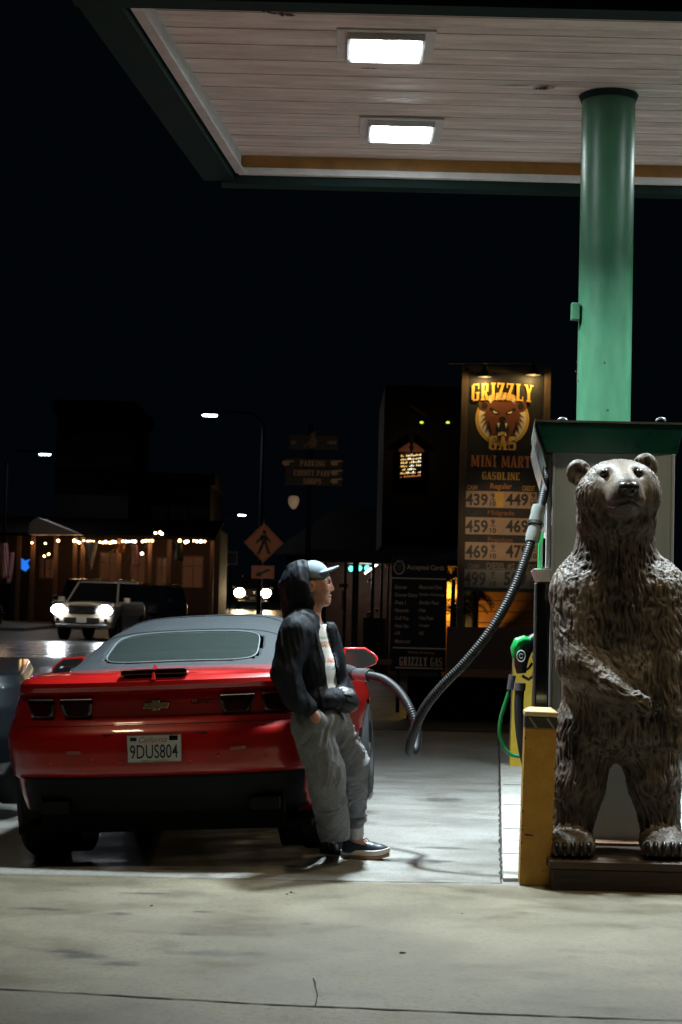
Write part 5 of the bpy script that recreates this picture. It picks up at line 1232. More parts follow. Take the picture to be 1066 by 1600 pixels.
# ------------------------------------------------------------------ background vehicles
m_suv = mat('suv_paint', (.42, .35, .28), .35, metal=.3, coat=.6)
m_head = mat('headlight_white', (1, 1, 1), .3, emit=(.85, .93, 1.0), estr=60)
m_headw = mat('headlight_warm', (1, 1, 1), .3, emit=(1.0, .72, .36), estr=90)
def front_vehicle(name, loc, rotz, label, paint, on=None, W=1.0, Hh=1.92, Lg=5.1, hoodz=1.18, group='vehicles in the street'):
    """a tall vehicle whose front (local -y) faces the camera"""
    t = thing(name, loc, label, 'car', rot=(0, 0, rotz), group=group)
    pr = [(.42, .10, W*.93), (.62, .0, W*.97), (.80, .02, W*1.0), (1.0, .03, W), (hoodz-.06, .10, W*.97), (hoodz, .22, W*.92)]
    V, F, rcs, rows = car_body(pr, Lg, (1.0, Lg-1.15), .42, lambda y, z: 0, lambda y, z: -max(0, z-.9)*.25*min(1, max(0, (y-1.0)/.5)), n=4, ry=.4, wz=.40, ny=50, ncor=18)
    split_build(V, F, [True]*len(F), 'body', paint, t)
    top = rows[-1]; V2 = []
    for (x, y, z) in top:
        for k in range(9): q = -1+2*k/8; V2.append((x*q, y, z+.05*(1-q*q)*min(1, abs(x)/.5)))
    build('hood', V2, [(i*9+k, i*9+k+1, (i+1)*9+k+1, (i+1)*9+k) for i in range(len(top)-1) for k in range(8)], paint, t, smooth=40)
    mb = MB(); hw = W*.84; zb = hoodz+.02
    mb.add([(-hw, 1.15, zb), (hw, 1.15, zb), (hw, Lg-.1, zb), (-hw, Lg-.1, zb), (-hw*.80, 1.95, Hh-.06), (hw*.80, 1.95, Hh-.06), (hw*.84, Lg-.35, Hh-.06), (-hw*.84, Lg-.35, Hh-.06)], [(0, 1, 5, 4), (1, 2, 6, 5), (2, 3, 7, 6), (3, 0, 4, 7)])
    mb.build('window_band', m_gloss, t, bevel=.04)
    mb = MB(); mb.add([(-hw*.81, 1.93, Hh-.058), (hw*.81, 1.93, Hh-.058), (hw*.85, Lg-.33, Hh-.058), (-hw*.85, Lg-.33, Hh-.058), (-hw*.72, 2.1, Hh), (hw*.72, 2.1, Hh), (hw*.75, Lg-.5, Hh), (-hw*.75, Lg-.5, Hh)],
        [(3, 2, 1, 0), (4, 5, 6, 7), (0, 1, 5, 4), (1, 2, 6, 5), (2, 3, 7, 6), (3, 0, 4, 7)]); mb.build('roof', paint, t, bevel=.02)
    for s in (-1, 1):
        mb = MB(); mb.tube([(s*hw*.70, 2.2, Hh+.05), (s*hw*.70, Lg-.6, Hh+.05)], .02, 6); mb.build('roof_rack', m_chrome, t)
        mb = MB(); mb.tube([(s*hw*1.0, 1.17, zb), (s*hw*.80, 1.96, Hh-.04)], .035, 6); mb.build('pillar', paint, t)
        mb = MB(); mb.box((s*(W+.10), 1.45, zb+.10), (.22, .10, .18)); mb.build('mirror', paint, t, bevel=.03)
        hx, hz = s*W*.76, .98
        mb = MB(); mb.box((hx, .03, hz), (.40, .14, .26)); h_ = mb.build('headlight', m_chrome, t, bevel=.03)
        mb = MB(); mb.ell((hx, -.05, hz), (((.24, .06, .17) if on == 'w' else (.30, .08, .26)) if on else (.15, .05, .10)), 16, 8); mb.build('lamp', (m_head if on == 'w' else m_headw) if on else m_glass, h_)  # lit lamps oversized so their shape takes in the glare
        mb = MB(); mb.disc((s*W*.78, .66), .06, -.015, .05, n=14); mb.build('fog_lamp', m_chrome, t)
        for yw in (1.0, Lg-1.15): wheel(t, s*(W-.16), yw, .40, .40, .26, s)
    mb = MB(); mb.prism([(-.46, 1.12), (.46, 1.12), (.42, .86), (-.42, .86)], -.02, .05); g = mb.build('grille', m_black, t)
    mb = MB()
    for k in range(4): mb.box((0, -.03, .90+k*.06), (.84, .02, .022))
    mb.build('grille_bar', m_chrome, g)
    mb = MB(); mb.tube([(.09*math.cos(a), -.05, .99+.07*math.sin(a)) for a in np.linspace(0, 2*math.pi, 16)], .012, 6); mb.build('emblem', m_chrome, g)
    mb = MB(); mb.box((0, -.02, .66), (1.15, .06, .16)); mb.build('lower_intake', m_black, t)
    mb = MB(); mb.box((0, -.06, .66), (.32, .02, .16)); mb.build('licence_plate', m_plate, t)
    mb = MB(); mb.box((0, -.03, .50), (1.7, .10, .07)); mb.build('skid_bar', m_grey, t, bevel=.02)
    return t
vq = P(127, 993, 55)
v1 = front_vehicle('sport_utility_car', (vq.x, 55, 0), R(-7), 'beige four wheel drive car driving towards the forecourt with white headlights on', m_suv, 'w')
for u in (88, 160):
    q = P(u, 958, 54.7); spot('headlight_beam', tuple(q), (q.x*.75-.5, 40, .0), 200, (.85, .93, 1), 60, .08)
gb = mat('black_paint', (.010, .011, .012), .25, coat=1)
q = P(205, 985, 66); front_vehicle('sport_utility_car', (q.x, 66, 0), R(-10), 'black tall car right behind the beige one, its side catching warm street light', gb, None, Hh=1.9)
q = P(112, 975, 74); front_vehicle('sport_utility_car', (q.x, 74, 0), R(-4), 'dark car half hidden behind the roof of the beige one', gb, None, Hh=2.15)
q = P(394, 955, 100); v4 = front_vehicle('pickup_truck', (q.x, 100, .78), R(3), 'distant vehicle with glaring warm headlights under the crossing sign', gb, 'y', Hh=1.9)
for s in (-.6, .6): spot('headlight_beam', (q.x+s, 99.6, 1.8), (q.x*.7+s, 60, .3), 700, (1, .72, .4), 40, .1)
def sedan(name, loc, rotz, label):
    t = thing(name, loc, label, 'car', rot=(0, 0, rotz), group='vehicles in the street')
    V, F, rcs, rows = car_body(prof2, 4.6, (.95, 3.6), .36, lambda y, z: 0, lambda y, z: 0, ny=40, ncor=14)
    split_build(V, F, [True]*len(F), 'body', gb, t)
    top = rows[-1]; V2 = []
    for (x, y, z) in top:
        for k in range(5): q = -1+2*k/4; V2.append((x*q, y, z))
    build('deck', V2, [(i*5+k, i*5+k+1, (i+1)*5+k+1, (i+1)*5+k) for i in range(len(top)-1) for k in range(4)], gb, t, smooth=40)
    cabin(t, .5, 3.4, .98, 1.42, .72, gb)
    for yw in (.95, 3.6):
        for s in (-1, 1): wheel(t, s*.82, yw, .33, .34, .22, s)
    for s in (-1, 1):
        mb = MB(); mb.box((s*.62, .04, .72), (.3, .06, .12)); mb.build('taillight', m_lens, t, bevel=.02)
    return t
q = P(-12, 990, 60); sedan('parked_sedan', (q.x, 60, 0), R(62), 'black low car at the left edge of the street')
q = P(292, 960, 84); sedan('parked_sedan', (q.x, 82, 0), R(80), 'black low car parked side on beyond the soft top roof')

# ------------------------------------------------------------------ street lamps
m_lamp = mat('street_lamp_glow', (1, 1, 1), .5, emit=(.80, .95, 1.0), estr=26)
m_pole = mat('pole_dark', (.006, .006, .007), .8, spec=.1)
def street_lamp(u, v, Y, px, label):
    q = P(u, v, Y); p2 = P(px, v, Y); t = thing('street_lamp', (p2.x, Y, 0), label, 'street lamp', group='street lamps')
    dx = q.x-p2.x
    mb = MB(); mb.tube([(0, 0, 0), (0, 0, q.z-.4)], [.09, .06], 10); mb.build('pole', m_pole, t)
    mb = MB(); mb.tube(smooth_path([(0, 0, q.z-.4), (dx*.2, 0, q.z+.1), (dx*.8, 0, q.z+.12)], 5), .04, 8); mb.build('arm', m_pole, t)
    sgn = 1 if dx > 0 else -1
    mb = MB(); mb.box((dx, 0, q.z+.07), (.72, .34, .10)); mb.build('lamp_head', m_pole, t, bevel=.03)
    mb = MB()
    for k in (-1, 0, 1): mb.ell((dx+k*.17, 0, q.z), (.10, .12, .045), 12, 6)
    mb.build('lens', m_lamp, t)
street_lamp(328, 649, 62, 412, 'tall street lamp, nearest of the lit ones, above the crossing sign')
street_lamp(70, 710, 80, 11, 'street lamp at the far left above the shops')
street_lamp(378, 805, 120, 346, 'smallest, most distant street lamp left of the crossing sign')
q = P(619, 808, 150); t = thing('street_lamp', (q.x, 150, 0), 'tiny far lamp glimpsed between the fuel sign and the dark shop sign', 'street lamp', group='street lamps')
mb = MB(); mb.tube([(0, 0, 0), (0, 0, q.z-.1)], .08, 8); mb.build('pole', m_pole, t); mb = MB(); mb.ell((0, -.1, q.z), (.16, .1, .09), 10, 6); mb.build('lens', m_lamp, t)

mb = MB(); mb.add([(-13, 74, .012), (8, 74, .012), (8, 98, .78), (-13, 98, .78), (8, 106, .80), (-13, 106, .80), (8, 300, 4), (-13, 300, 4)], [(0, 1, 2, 3), (3, 2, 4, 5), (5, 4, 6, 7)]); tag(mb.build('road_rise', m_asph), kind='structure')
# ------------------------------------------------------------------ crossing signs
m_sorange = mat('sign_orange', (.62, .15, .03), .45, var=.12, vscale=3)
def walker(mb, cx, cz, s, y):
    mb.disc((cx+.02*s, cz+.34*s), .07*s, y, y+.004, n=12)
    for poly in ([(-.08, .26), (.10, .26), (.10, -.02), (-.06, -.02)], [(-.06, .24), (-.26, .02), (-.22, -.04), (0, .16)], [(.08, .24), (.24, .06), (.22, -.0), (.04, .14)],
                 [(-.06, 0), (.04, 0), (-.12, -.38), (-.22, -.38)], [(.02, .02), (.10, .02), (.24, -.36), (.14, -.38)]):
        mb.prism([(cx+a*s, cz+b*s) for a, b in poly], y, y+.004)
def crossing(u, v, Y, size, label, arrow=None, fade=1):
    q = P(u, v, Y); t = thing('crossing_sign', (q.x, Y, 0), label, 'sign', group='orange pedestrian crossing signs'); h = size/2; z = q.z
    mb = MB(); mb.prism([(-h, z), (0, z+h), (h, z), (0, z-h)], 0, .01); mb.build('sign_plate', m_sorange, t)
    mb = MB(); k = h*.93; k2 = h*.90
    for a, b in (((-1, 0), (0, 1)), ((0, 1), (1, 0)), ((1, 0), (0, -1)), ((0, -1), (-1, 0))): mb.prism([(a[0]*k, z+a[1]*k), (b[0]*k, z+b[1]*k), (b[0]*k2, z+b[1]*k2), (a[0]*k2, z+a[1]*k2)], -.004, 0)
    mb.build('border', m_signblack, t)
    mb = MB(); walker(mb, 0, z, size*.78, -.006); mb.build('walking_figure', m_signblack, t)
    mb = MB(); mb.cyl((0, .05, 0), (0, .05, z+h+.12), .03, 8); mb.build('post', m_grey, t)
    if arrow:
        a = P(u+arrow[0], v+arrow[1], Y); w_, hh = arrow[2], arrow[3]; zz = a.z
        mb = MB(); mb.bb((-w_/2, 0, zz-hh/2), (w_/2, .01, zz+hh/2)); mb.build('arrow_plate', m_sorange, t)
        mb = MB(); mb.prism([(.16, zz+.10), (.20, zz+.05), (-.06, zz-.07), (0, zz-.12), (-.2, zz-.11), (-.13, zz+.03), (-.10, zz-.02)], -.004, 0); mb.build('arrow', m_signblack, t)
    return t
crossing(412, 848, 47, 1.08, 'nearest orange diamond sign with a walking figure over an arrow plate', (0, 46, .62, .36))
crossing(345, 881, 95, .95, 'smaller distant orange diamond sign with a walking figure')
q = P(361, 872, 92); t = thing('notice_board', (q.x, 92, 0), 'small white framed notice beside the distant diamond sign', 'sign'); mb = MB(); mb.bb((-.32, 0, q.z-.32), (.32, .02, q.z+.32)); mb.build('panel', mat('panel_dim', (.12, .11, .10), .6), t)
mb = MB()
for a, b in (((-.34, -.34), (.34, -.30)), ((-.34, .30), (.34, .34)), ((-.34, -.3), (-.30, .3)), ((.30, -.3), (.34, .3))): mb.bb((a[0], -.02, q.z+a[1]), (b[0], 0, q.z+b[1]))
mb.build('frame', m_white, t); mb = MB(); mb.cyl((0, .04, 0), (0, .04, q.z), .03, 6); mb.build('post', m_pole, t)
spot('crossing_wash', (-1.5, 30, 1.0), (P(412, 850, 47).x, 47, P(412, 850, 47).z), 600, (1, .85, .65), 12)

# ------------------------------------------------------------------ parking direction sign
KY = 32
q = P(489, 740, KY); ks = thing('direction_sign', (q.x, KY, 0), 'dark hanging board reading parking, county park and shops with pointing hands', 'sign')
m_kt = mat('faded_lettering', (.30, .20, .14), .7); m_kb = mat('faded_board', (.018, .013, .012), .7)
for n_, (v, s_, u0, u1) in enumerate(((724, 'PARKING', 469, 508), (739, 'COUNTY PARK', 459, 516), (752, 'SHOPS', 474, 502))):
    rect('board', 446, v-7, 535, v+6.5, 0, .05, m_kb, ks, KY); a = L(u0, v+4, KY, ks); b = L(u1, v+4, KY, ks)
    slab(ks, s_, a[0], a[1], b[0]-a[0], .105, -.006, m_kt)
    for (uh, d) in (((526, -1),) if n_ else ((526, -1), (450, 1))):
        a = L(uh, v, KY, ks); mb = MB(); mb.prism([(a[0]-d*.12, a[1]-.03), (a[0]-d*.12, a[1]+.03), (a[0]+d*.0, a[1]+.05), (a[0]+d*.04, a[1]+.03), (a[0]+d*.04, a[1]-.04), (a[0]-d*.02, a[1]-.05)] if False else [(a[0]-.10, a[1]+.045), (a[0]+.10, a[1]+.06), (a[0]+.12, a[1]+.035), (a[0]+.02, a[1]+.02), (a[0]+.03, a[1]-.03), (a[0]-.06, a[1]-.05), (a[0]-.11, a[1]-.01)], -.008, -.002); mb.build('pointing_hand', m_kt, ks)
rect('header_board', 452, 680, 528, 702, 0, .05, m_kb, ks, KY)
words([('EST', 455, 694, 463, 689), ('1858', 512, 694, 526, 689)], m_kt, ks, KY, -.006)
a = L(486, 690, KY, ks); mb = MB()
mb.disc((a[0]+.03, a[1]+.14), .045, -.012, -.004, n=10); mb.prism([(a[0]-.02, a[1]+.16), (a[0]+.10, a[1]+.16), (a[0]+.05, a[1]+.20)], -.012, -.004)
mb.prism([(a[0]+.06, a[1]+.10), (a[0]+.12, a[1]+.02), (a[0]+.10, a[1]-.10), (a[0]-.02, a[1]-.12), (a[0]-.02, a[1]+.06)], -.012, -.004); mb.prism([(a[0]-.02, a[1]+.02), (a[0]-.13, a[1]-.08), (a[0]-.12, a[1]-.11), (a[0]-.01, a[1]-.04)], -.012, -.004)
mb.build('digger_figure', mat('figure_dim', (.10, .07, .05), .7), ks)
mb = MB(); a = L(484, 760, KY, ks); mb.cyl((a[0], .1, 0), (a[0], .1, L(484, 660, KY, ks)[1]), .05, 8); mb.build('post', m_pole, ks)
q = P(459, 783, KY); gl = thing('globe_lamp', tuple(q), 'unlit frosted globe lamp hanging below the direction board', 'lamp')
mb = MB(); mb.tube([(0, 0, .10), (0, 0, .08), (0, 0, .02), (0, 0, -.06), (0, 0, -.13), (0, 0, -.15)], [.05, .09, .105, .09, .05, .01], 16); mb.build('globe', mat('frosted_glow', (.55, .40, .28), .4, emit=(1, .7, .45), estr=.08), gl, smooth=60)  # unlit globe, faint emission stands in for light on the glass
mb = MB(); mb.tube([(0, 0, .20), (0, 0, .14), (0, 0, .10)], [.02, .045, .06], 12); mb.build('cap', m_black, gl); mb = MB(); mb.tube([(0, 0, .19), (.1, .05, .30), (.30, .1, .34)], .012, 6); mb.build('bracket', m_black, gl)
spot('sign_glim', (q.x+1.5, KY-6, 1.2), (ks.location.x, KY, 3.7), 170, (1, .75, .5), 22)

# ------------------------------------------------------------------ storefronts on the left
m_wall = mat('porch_wall', (.055, .028, .018), .7, var=.3, vscale=2); m_trimw = mat('porch_trim', (.17, .09, .055), .6); m_roof = mat('porch_roof', (.005, .004, .004), .95, var=.3, spec=.05)
WY = 80
def XZ(u, v, Y): q = P(u, v, Y); return q.x, q.z
shop = thing('porch_shop', (P(230, 900, WY).x, WY, 0), 'long low shop with a covered wooden porch and strings of lights', 'building'); sx = shop.location.x
xa, xb = XZ(-60, 850, WY)[0]-sx, XZ(338, 850, WY)[0]-sx; ze = XZ(220, 842, WY)[1]
mb = MB(); mb.bb((xa, 2.6, 0), (xb, 8, ze+.6)); mb.build('wall', m_wall, shop)
mb = MB(); mb.add([(xa, -.3, ze), (xb, -.3, ze), (xb, 5, ze+1.0), (xa, 5, ze+1.0), (xa, -.3, ze+.14), (xb, -.3, ze+.14), (xb, 5, ze+1.14), (xa, 5, ze+1.14)], [(3, 2, 1, 0), (4, 5, 6, 7), (0, 1, 5, 4), (1, 2, 6, 5), (2, 3, 7, 6), (3, 0, 4, 7)]); mb.build('porch_roof', m_roof, shop)
for u in (30, 52, 88, 118, 130, 187, 235, 265, 332):
    x = XZ(u, 850, WY)[0]-sx; mb = MB(); mb.box((x, 0, ze/2), (.18, .18, ze)); mb.build('porch_post', m_trimw, shop)
for (u0, u1, v0, v1) in ((62, 70, 868, 905), (70, 88, 872, 905), (156, 186, 862, 940), (205, 228, 865, 915), (245, 262, 870, 920), (285, 318, 868, 920)):
    x0, z1 = XZ(u0, v0, WY+2.6); x1, z0 = XZ(u1, v1, WY+2.6); mb = MB(); mb.bb((x0-sx, 2.54, max(.1, z0)), (x1-sx, 2.60, z1)); f = mb.build('window_frame', m_trimw, shop)
    mb = MB(); mb.bb((x0-sx+.08, 2.50, max(.2, z0)+.06), (x1-sx-.08, 2.537, z1-.08)); mb.build('pane', mat('dim_pane', (.03, .02, .015), .2, emit=(1, .38, .16), estr=.035), f)
    mb = MB(); xm = (x0+x1)/2-sx; mb.box((xm, 2.48, (max(.1, z0)+z1)/2), (.05, .03, z1-max(.1, z0)-.1)); mb.box((xm, 2.48, z1-.5), (x1-x0-.1, .03, .05)); mb.build('glazing_bar', m_trimw, f)
g0 = XZ(45, 835, WY-1.5); g1 = XZ(125, 835, WY-1.5); gt = XZ(58, 808, WY-1.5)
mb = MB(); mb.prism([(g0[0]-sx, g0[1]), (g1[0]-sx, g1[1]), (gt[0]-sx, gt[1]), (g0[0]-sx, gt[1]-.3)], -1.5, 1.0); mb.build('gable', mat('gable_white', (.42, .36, .33), .7, var=.1), shop)
xg, zg = XZ(41, 883, WY+2.0); mb = MB(); mb.bb((XZ(35, 0, WY)[0]-sx, 1.8, .3), (XZ(62, 0, WY)[0]-sx, 2.2, XZ(0, 866, WY)[1])); mb.build('dark_booth', m_black, shop)
mb = MB(); mb.prism([(xg-sx-.18, zg-.2), (xg-sx+.02, zg-.3), (xg-sx+.2, zg-.1), (xg-sx+.1, zg+.1), (xg-sx+.22, zg+.28), (xg-sx-.02, zg+.2), (xg-sx-.2, zg+.32)], 1.74, 1.79); mb.build('blue_neon', mat('blue_neon', (0, .1, .5), .5, emit=(.02, .22, 1), estr=.9), shop)
words([('SALOON', 130, 852, 165, 846)], m_trimw, shop, WY+2.4, 2.45) if False else None
m_bulb = mat('bulb_glow', (1, 1, 1), .5, emit=(1, .62, .26), estr=16)
bl = [(116, 845), (121, 846), (124, 848), (131, 845), (137, 847), (141, 846), (146, 847), (156, 847), (161, 848), (165, 847), (172, 848), (176, 847), (180, 847), (192, 846), (197, 846), (202, 846), (207, 846), (211, 846), (223, 846), (228, 845), (233, 845), (238, 845), (50, 848), (71, 849), (91, 845), (69, 869), (76, 866)]
br = [(281, 845), (290, 847), (294, 846), (303, 845), (308, 846), (314, 846), (320, 846)]
for pts, lab in ((bl, 'longer string of warm bulbs under the porch roof'), (br, 'short string of warm bulbs at the right end of the porch'), ([(243, 833), (250, 832), (253, 834), (222, 865)], 'few loose warm bulbs above and below the roof edge')):
    b0 = P(pts[0][0], pts[0][1], WY-.5); st = thing('string_lights', tuple(b0), lab, 'lights', group='strings of bulbs')
    mb = MB(); srt = sorted(pts); mb.tube([P(u, v-1.5, WY-.5)-b0 for u, v in srt], .012, 5); mb.build('wire', m_black, st)
    for u, v in pts: mb = MB(); mb.ell(P(u, v, WY-.5)-b0, .062*random.uniform(.7, 1.25), 8, 5); mb.build('bulb', m_bulb, st)
for u in (60, 135, 180, 225, 300): q = P(u, 850, WY-.3); point('string_glow', (q.x, WY-.2, q.z-.1), 8, (1, .50, .22), .2)
spot('gable_wash', (P(120, 900, 60).x, 60, 2.5), tuple(P(80, 825, WY-1.5)), 160, (1, .8, .7), 14)
# tall dark building behind and another at the left
for nm, u0, u1, v1, Y, lab in (('brick_building', 90, 205, 632, 92, 'tall unlit brick building behind the porch shop'), ('brick_building', 200, 330, 745, 96, 'lower unlit building right of the tall brick one')):
    x0 = XZ(u0, v1, Y)[0]; x1, z1 = XZ(u1, v1, Y); t = thing(nm, ((x0+x1)/2, Y, 0), lab, 'building'); hw = (x1-x0)/2
    mb = MB(); mb.bb((-hw, 0, 0), (hw, 9, z1)); mb.build('wall', mat('dark_brick', (.03, .011, .009), .8, var=.3, vscale=3), t)
    mb = MB(); mb.bb((-hw-.25, -.3, z1-.5), (hw+.25, 9.2, z1+.15)); mb.build('cornice', mat('dark_brick2', (.02, .01, .008), .9), t)
    for k in range(4):
        for r_ in range(2 if nm and z1 > 9 else 1):
            x = -hw+hw*2*(k+.5)/4; z = z1-2.6-r_*3.2; mb = MB(); mb.bb((x-.5, -.05, z-.9), (x+.5, -.002, z+.9)); f = mb.build('window', m_black, t); mb = MB(); mb.bb((x-.62, -.10, z-1.05), (x+.62, -.002, z-.92)); mb.build('sill', m_wall, f)
# dark gabled roof behind the person, right of the street
q = P(575, 860, 55); t = thing('dark_barn', (q.x, 55, 0), 'low dark roofed building behind the market porch', 'building')
zr = XZ(560, 840, 55)[1]; mb = MB(); mb.add([(-3.2, 0, zr-.6), (3.5, 0, zr-.2), (4.2, 6, zr+1.2), (-1.0, 6, zr+1.3)], [(0, 1, 2, 3)]); mb.bb((-2.6, .4, 0), (3.2, 6, zr-.62)); mb.build('roof_and_wall', m_roof, t)

# ------------------------------------------------------------------ flags
def flag_mat(name, stripes, c1, c2, vert=True):
    if name in MATS: return MATS[name]
    m = bpy.data.materials.new(name); m.use_nodes = True; N = m.node_tree.nodes; Lk = m.node_tree.links; b = N['Principled BSDF']; b.inputs['Roughness'].default_value = .85
    u = N.new('ShaderNodeUVMap'); sp = N.new('ShaderNodeSeparateXYZ'); Lk.new(u.outputs[0], sp.inputs[0])
    mu = N.new('ShaderNodeMath'); mu.operation = 'MULTIPLY'; mu.inputs[1].default_value = stripes; Lk.new(sp.outputs[0 if vert else 1], mu.inputs[0])
    fr = N.new('ShaderNodeMath'); fr.operation = 'FRACT'; Lk.new(mu.outputs[0], fr.inputs[0]); gt_ = N.new('ShaderNodeMath'); gt_.operation = 'GREATER_THAN'; gt_.inputs[1].default_value = .5; Lk.new(fr.outputs[0], gt_.inputs[0])
    mx = N.new('ShaderNodeMix'); mx.data_type = 'RGBA'; mx.inputs[6].default_value = (*c1, 1); mx.inputs[7].default_value = (*c2, 1); Lk.new(gt_.outputs[0], mx.inputs[0]); Lk.new(mx.outputs[2], b.inputs['Base Color']); MATS[name] = m; return m
fm_us = flag_mat('stripe_flag', 5.5, (.45, .04, .04), (.55, .5, .45)); m_flagw = mat('flag_white', (.35, .32, .30), .85); m_flago = mat('flag_orange', (.55, .16, .04), .85); m_flagg = mat('flag_green', (.05, .07, .04), .85)
def flag(u, v, Y, wpx, hpx, m, label, skew=0, tri=False, canton=False):
    q = P(u, v, Y); t = thing('flag', tuple(q), label, 'flag', group='flags along the shops'); s_ = Y/FPX; W_, H_ = wpx*s_, hpx*s_; V = []; UV = []; F = []; n = 8
    for j in range(n+1):
        for i in range(n+1):
            a, b = i/n, j/n; wv = W_*(1-(b if tri else 0)*.9); V.append((-W_/2+a*wv+skew*s_*b, .12*math.sin(a*7+b*2), H_/2-b*H_)); UV.append((a, b))
    F = [(j*(n+1)+i, j*(n+1)+i+1, (j+1)*(n+1)+i+1, (j+1)*(n+1)+i) for j in range(n) for i in range(n)]
    o = build('cloth', V, F, m, t, smooth=170); uvl = o.data.uv_layers.new(name='UVMap')
    for lp in o.data.loops: uvl.data[lp.index].uv = UV[lp.vertex_index]
    so = o.modifiers.new('t', 'SOLIDIFY'); so.thickness = .01
    mb = MB(); mb.cyl((-W_/2-.3, .2, -H_*.55), (W_*.45, .05, H_/2+.12), .02, 6); mb.build('pole', m_trimw, t)
    if canton: mb = MB(); mb.bb((-W_/2, -.15, H_*.1), (-W_/2+W_*.45, -.13, H_/2)); mb.build('canton', m_navy, t)
flag(3, 876, 60, 16, 55, fm_us, 'striped flag cut off by the left edge', 5); flag(16, 888, 62, 11, 50, fm_us, 'striped flag second from the left edge', -3)
flag(140, 868, WY-1, 24, 44, m_flagw, 'white pointed flag hanging by the porch doorway', 14, tri=True); flag(208, 868, WY-1, 11, 34, fm_us, 'narrow striped flag in the middle of the porch', 5)
flag(188, 857, WY-1, 13, 14, m_flago, 'small orange flag under the porch roof'); flag(276, 862, WY-1, 14, 28, m_flagg, 'dull green flag near the right end of the porch', 4); flag(325, 884, 88, 15, 34, fm_us, 'striped flag right of the porch near the far diamond sign', 6)
for u, v, Y, e in ((8, 860, 58, 12), (325, 870, 86, 10), (205, 850, 77, 14)): q = P(u, v, Y-1.5); point('flag_glow', tuple(q), e*1.5, (1, .7, .5), .1)

# ------------------------------------------------------------------ market porch in the middle
MY = 34
mk = thing('market_porch', (P(565, 1000, MY).x, MY, 0), 'dim open shop porch of dark posts between the person and the card board', 'building'); mx0 = mk.location.x
m_mwall = mat('market_wall', (.10, .055, .045), .75, var=.4, vscale=3)
x0 = XZ(505, 900, MY)[0]-mx0; x1 = XZ(612, 900, MY)[0]-mx0; zt_ = XZ(560, 880, MY)[1]
mb = MB(); mb.bb((x0, 1.8, 0), (x1+.6, 2.0, zt_)); mb.build('wall', m_mwall, mk)
mb = MB(); mb.bb((x0-.3, -.3, zt_), (x1+.8, 2.2, zt_+.25)); mb.build('roof', m_black, mk)
for u, wpx in ((508, 5), (540, 4), (556, 10), (583, 5), (597, 4), (607, 3)):
    x = XZ(u, 900, MY)[0]-mx0; mb = MB(); mb.box((x, 0, zt_/2), (wpx*MY/FPX, .12, zt_)); mb.build('post', m_black if wpx > 4 else m_mwall, mk)
mb = MB(); a = XZ(582, 887, MY); mb.box((a[0]-mx0, 1.0, a[1]), (.34, .1, .035), rot=(0, R(-38), 0)); mb.build('tube_lamp', mat('tube_glow', (1, 1, 1), .5, emit=(.85, 1, .93), estr=6), mk)
for u, v in ((549, 887), (575, 886), (563, 886)): a = XZ(u, v, MY); mb = MB(); mb.ell((a[0]-mx0, 1.1, a[1]), (.05, .03, .06), 10, 6); mb.build('teal_lamp', mat('teal_glow', (0, 1, .8), .5, emit=(.15, .9, .75), estr=2.2), mk)
point('market_glow', (mx0, MY+.8, zt_-.3), 10, (1, .75, .6), .2)
for u0, v0, u1, v1, mm, nm, lab in ((534, 923, 540, 952, m_white, 'hanging_cloth', 'narrow pale hanging cloth at the left of the market porch'), (535, 958, 541, 985, m_white, 'hanging_cloth', 'longer pale cloth below the first one in the market porch'), (575, 905, 581, 910, m_tan, 'tan_box', 'small tan box high on the porch shelf'), (573, 956, 580, 966, m_tan, 'tan_box', 'tan box standing on the dark cabinet in the porch'), (586, 950, 591, 957, m_tan, 'tan_box', 'pale box right of the cabinet in the porch'), (602, 880, 607, 886, m_orange, 'small_plaque', 'orange plaque under the porch roof'), (530, 912, 545, 918, m_orange, 'small_plaque', 'orange plaque beside the cap brim')):
    a = P(u0, v0, MY+.5); b = P(u1, v1, MY+.5); t = bpy.data.objects; mb = MB(); cx_, cz_ = (a.x+b.x)/2, (a.z+b.z)/2
    mb.bb((-(b.x-a.x)/2, -.05, -(a.z-b.z)/2), ((b.x-a.x)/2, .05, (a.z-b.z)/2)); o = mb.build(nm, mm, None, bevel=.01); o.location = (cx_, MY+.5, cz_); tag(o, lab, nm.split('_')[1], group='goods in the market porch')
q = P(585, 1000, MY+.4); t = thing('cabinet', (q.x, MY+.4, 0), 'dark waist high cabinet in the market porch', 'cabinet'); zc = XZ(585, 968, MY)[1]; mb = MB(); mb.bb((-.22, 0, .05), (.22, .5, zc)); mb.build('carcass', m_black, t); mb = MB(); mb.bb((-.24, -.02, zc), (.24, .52, zc+.03)); mb.build('top', m_mwall, t)

# ------------------------------------------------------------------ boarded wall, fern and fence below the price sign
BY = 27
m_board = mat('board_wall', (.26, .12, .04), .65, var=.25, vscale=3, stretch=(.6, 1, 9), bump=.3, bscale=8)
x0, zt_ = XZ(694, 884, BY); x1 = XZ(905, 900, BY)[0]; bw = thing('board_wall', ((x0+x1)/2, BY, 0), 'low wall of horizontal boards lit amber behind the fern', 'wall'); bx = bw.location.x
mb = MB(); z = .0
while z < zt_: mb.bb((x0-bx, 0, z), (x1-bx, .05, min(zt_, z+.165))); z += .175
o = mb.build('boards', m_board, bw, bevel=.004)
mb = MB(); mb.bb((x0-bx, .052, 0), (x1-bx, .10, zt_)); mb.build('backing', m_black, bw)
for u in (722, 733): x = XZ(u, 900, BY)[0]-bx; mb = MB(); mb.box((x, -.08, zt_/2), (.07 if u == 722 else .11, .1, zt_)); mb.build('post', m_black, bw)
q = P(706, 925, BY-.5); point('amber_lamp', (q.x, BY-.16, q.z), 18, (1, .70, .12), .05)
point('amber_lamp', (q.x, BY-.16, q.z-.35), 8, (1, .55, .10), .05)
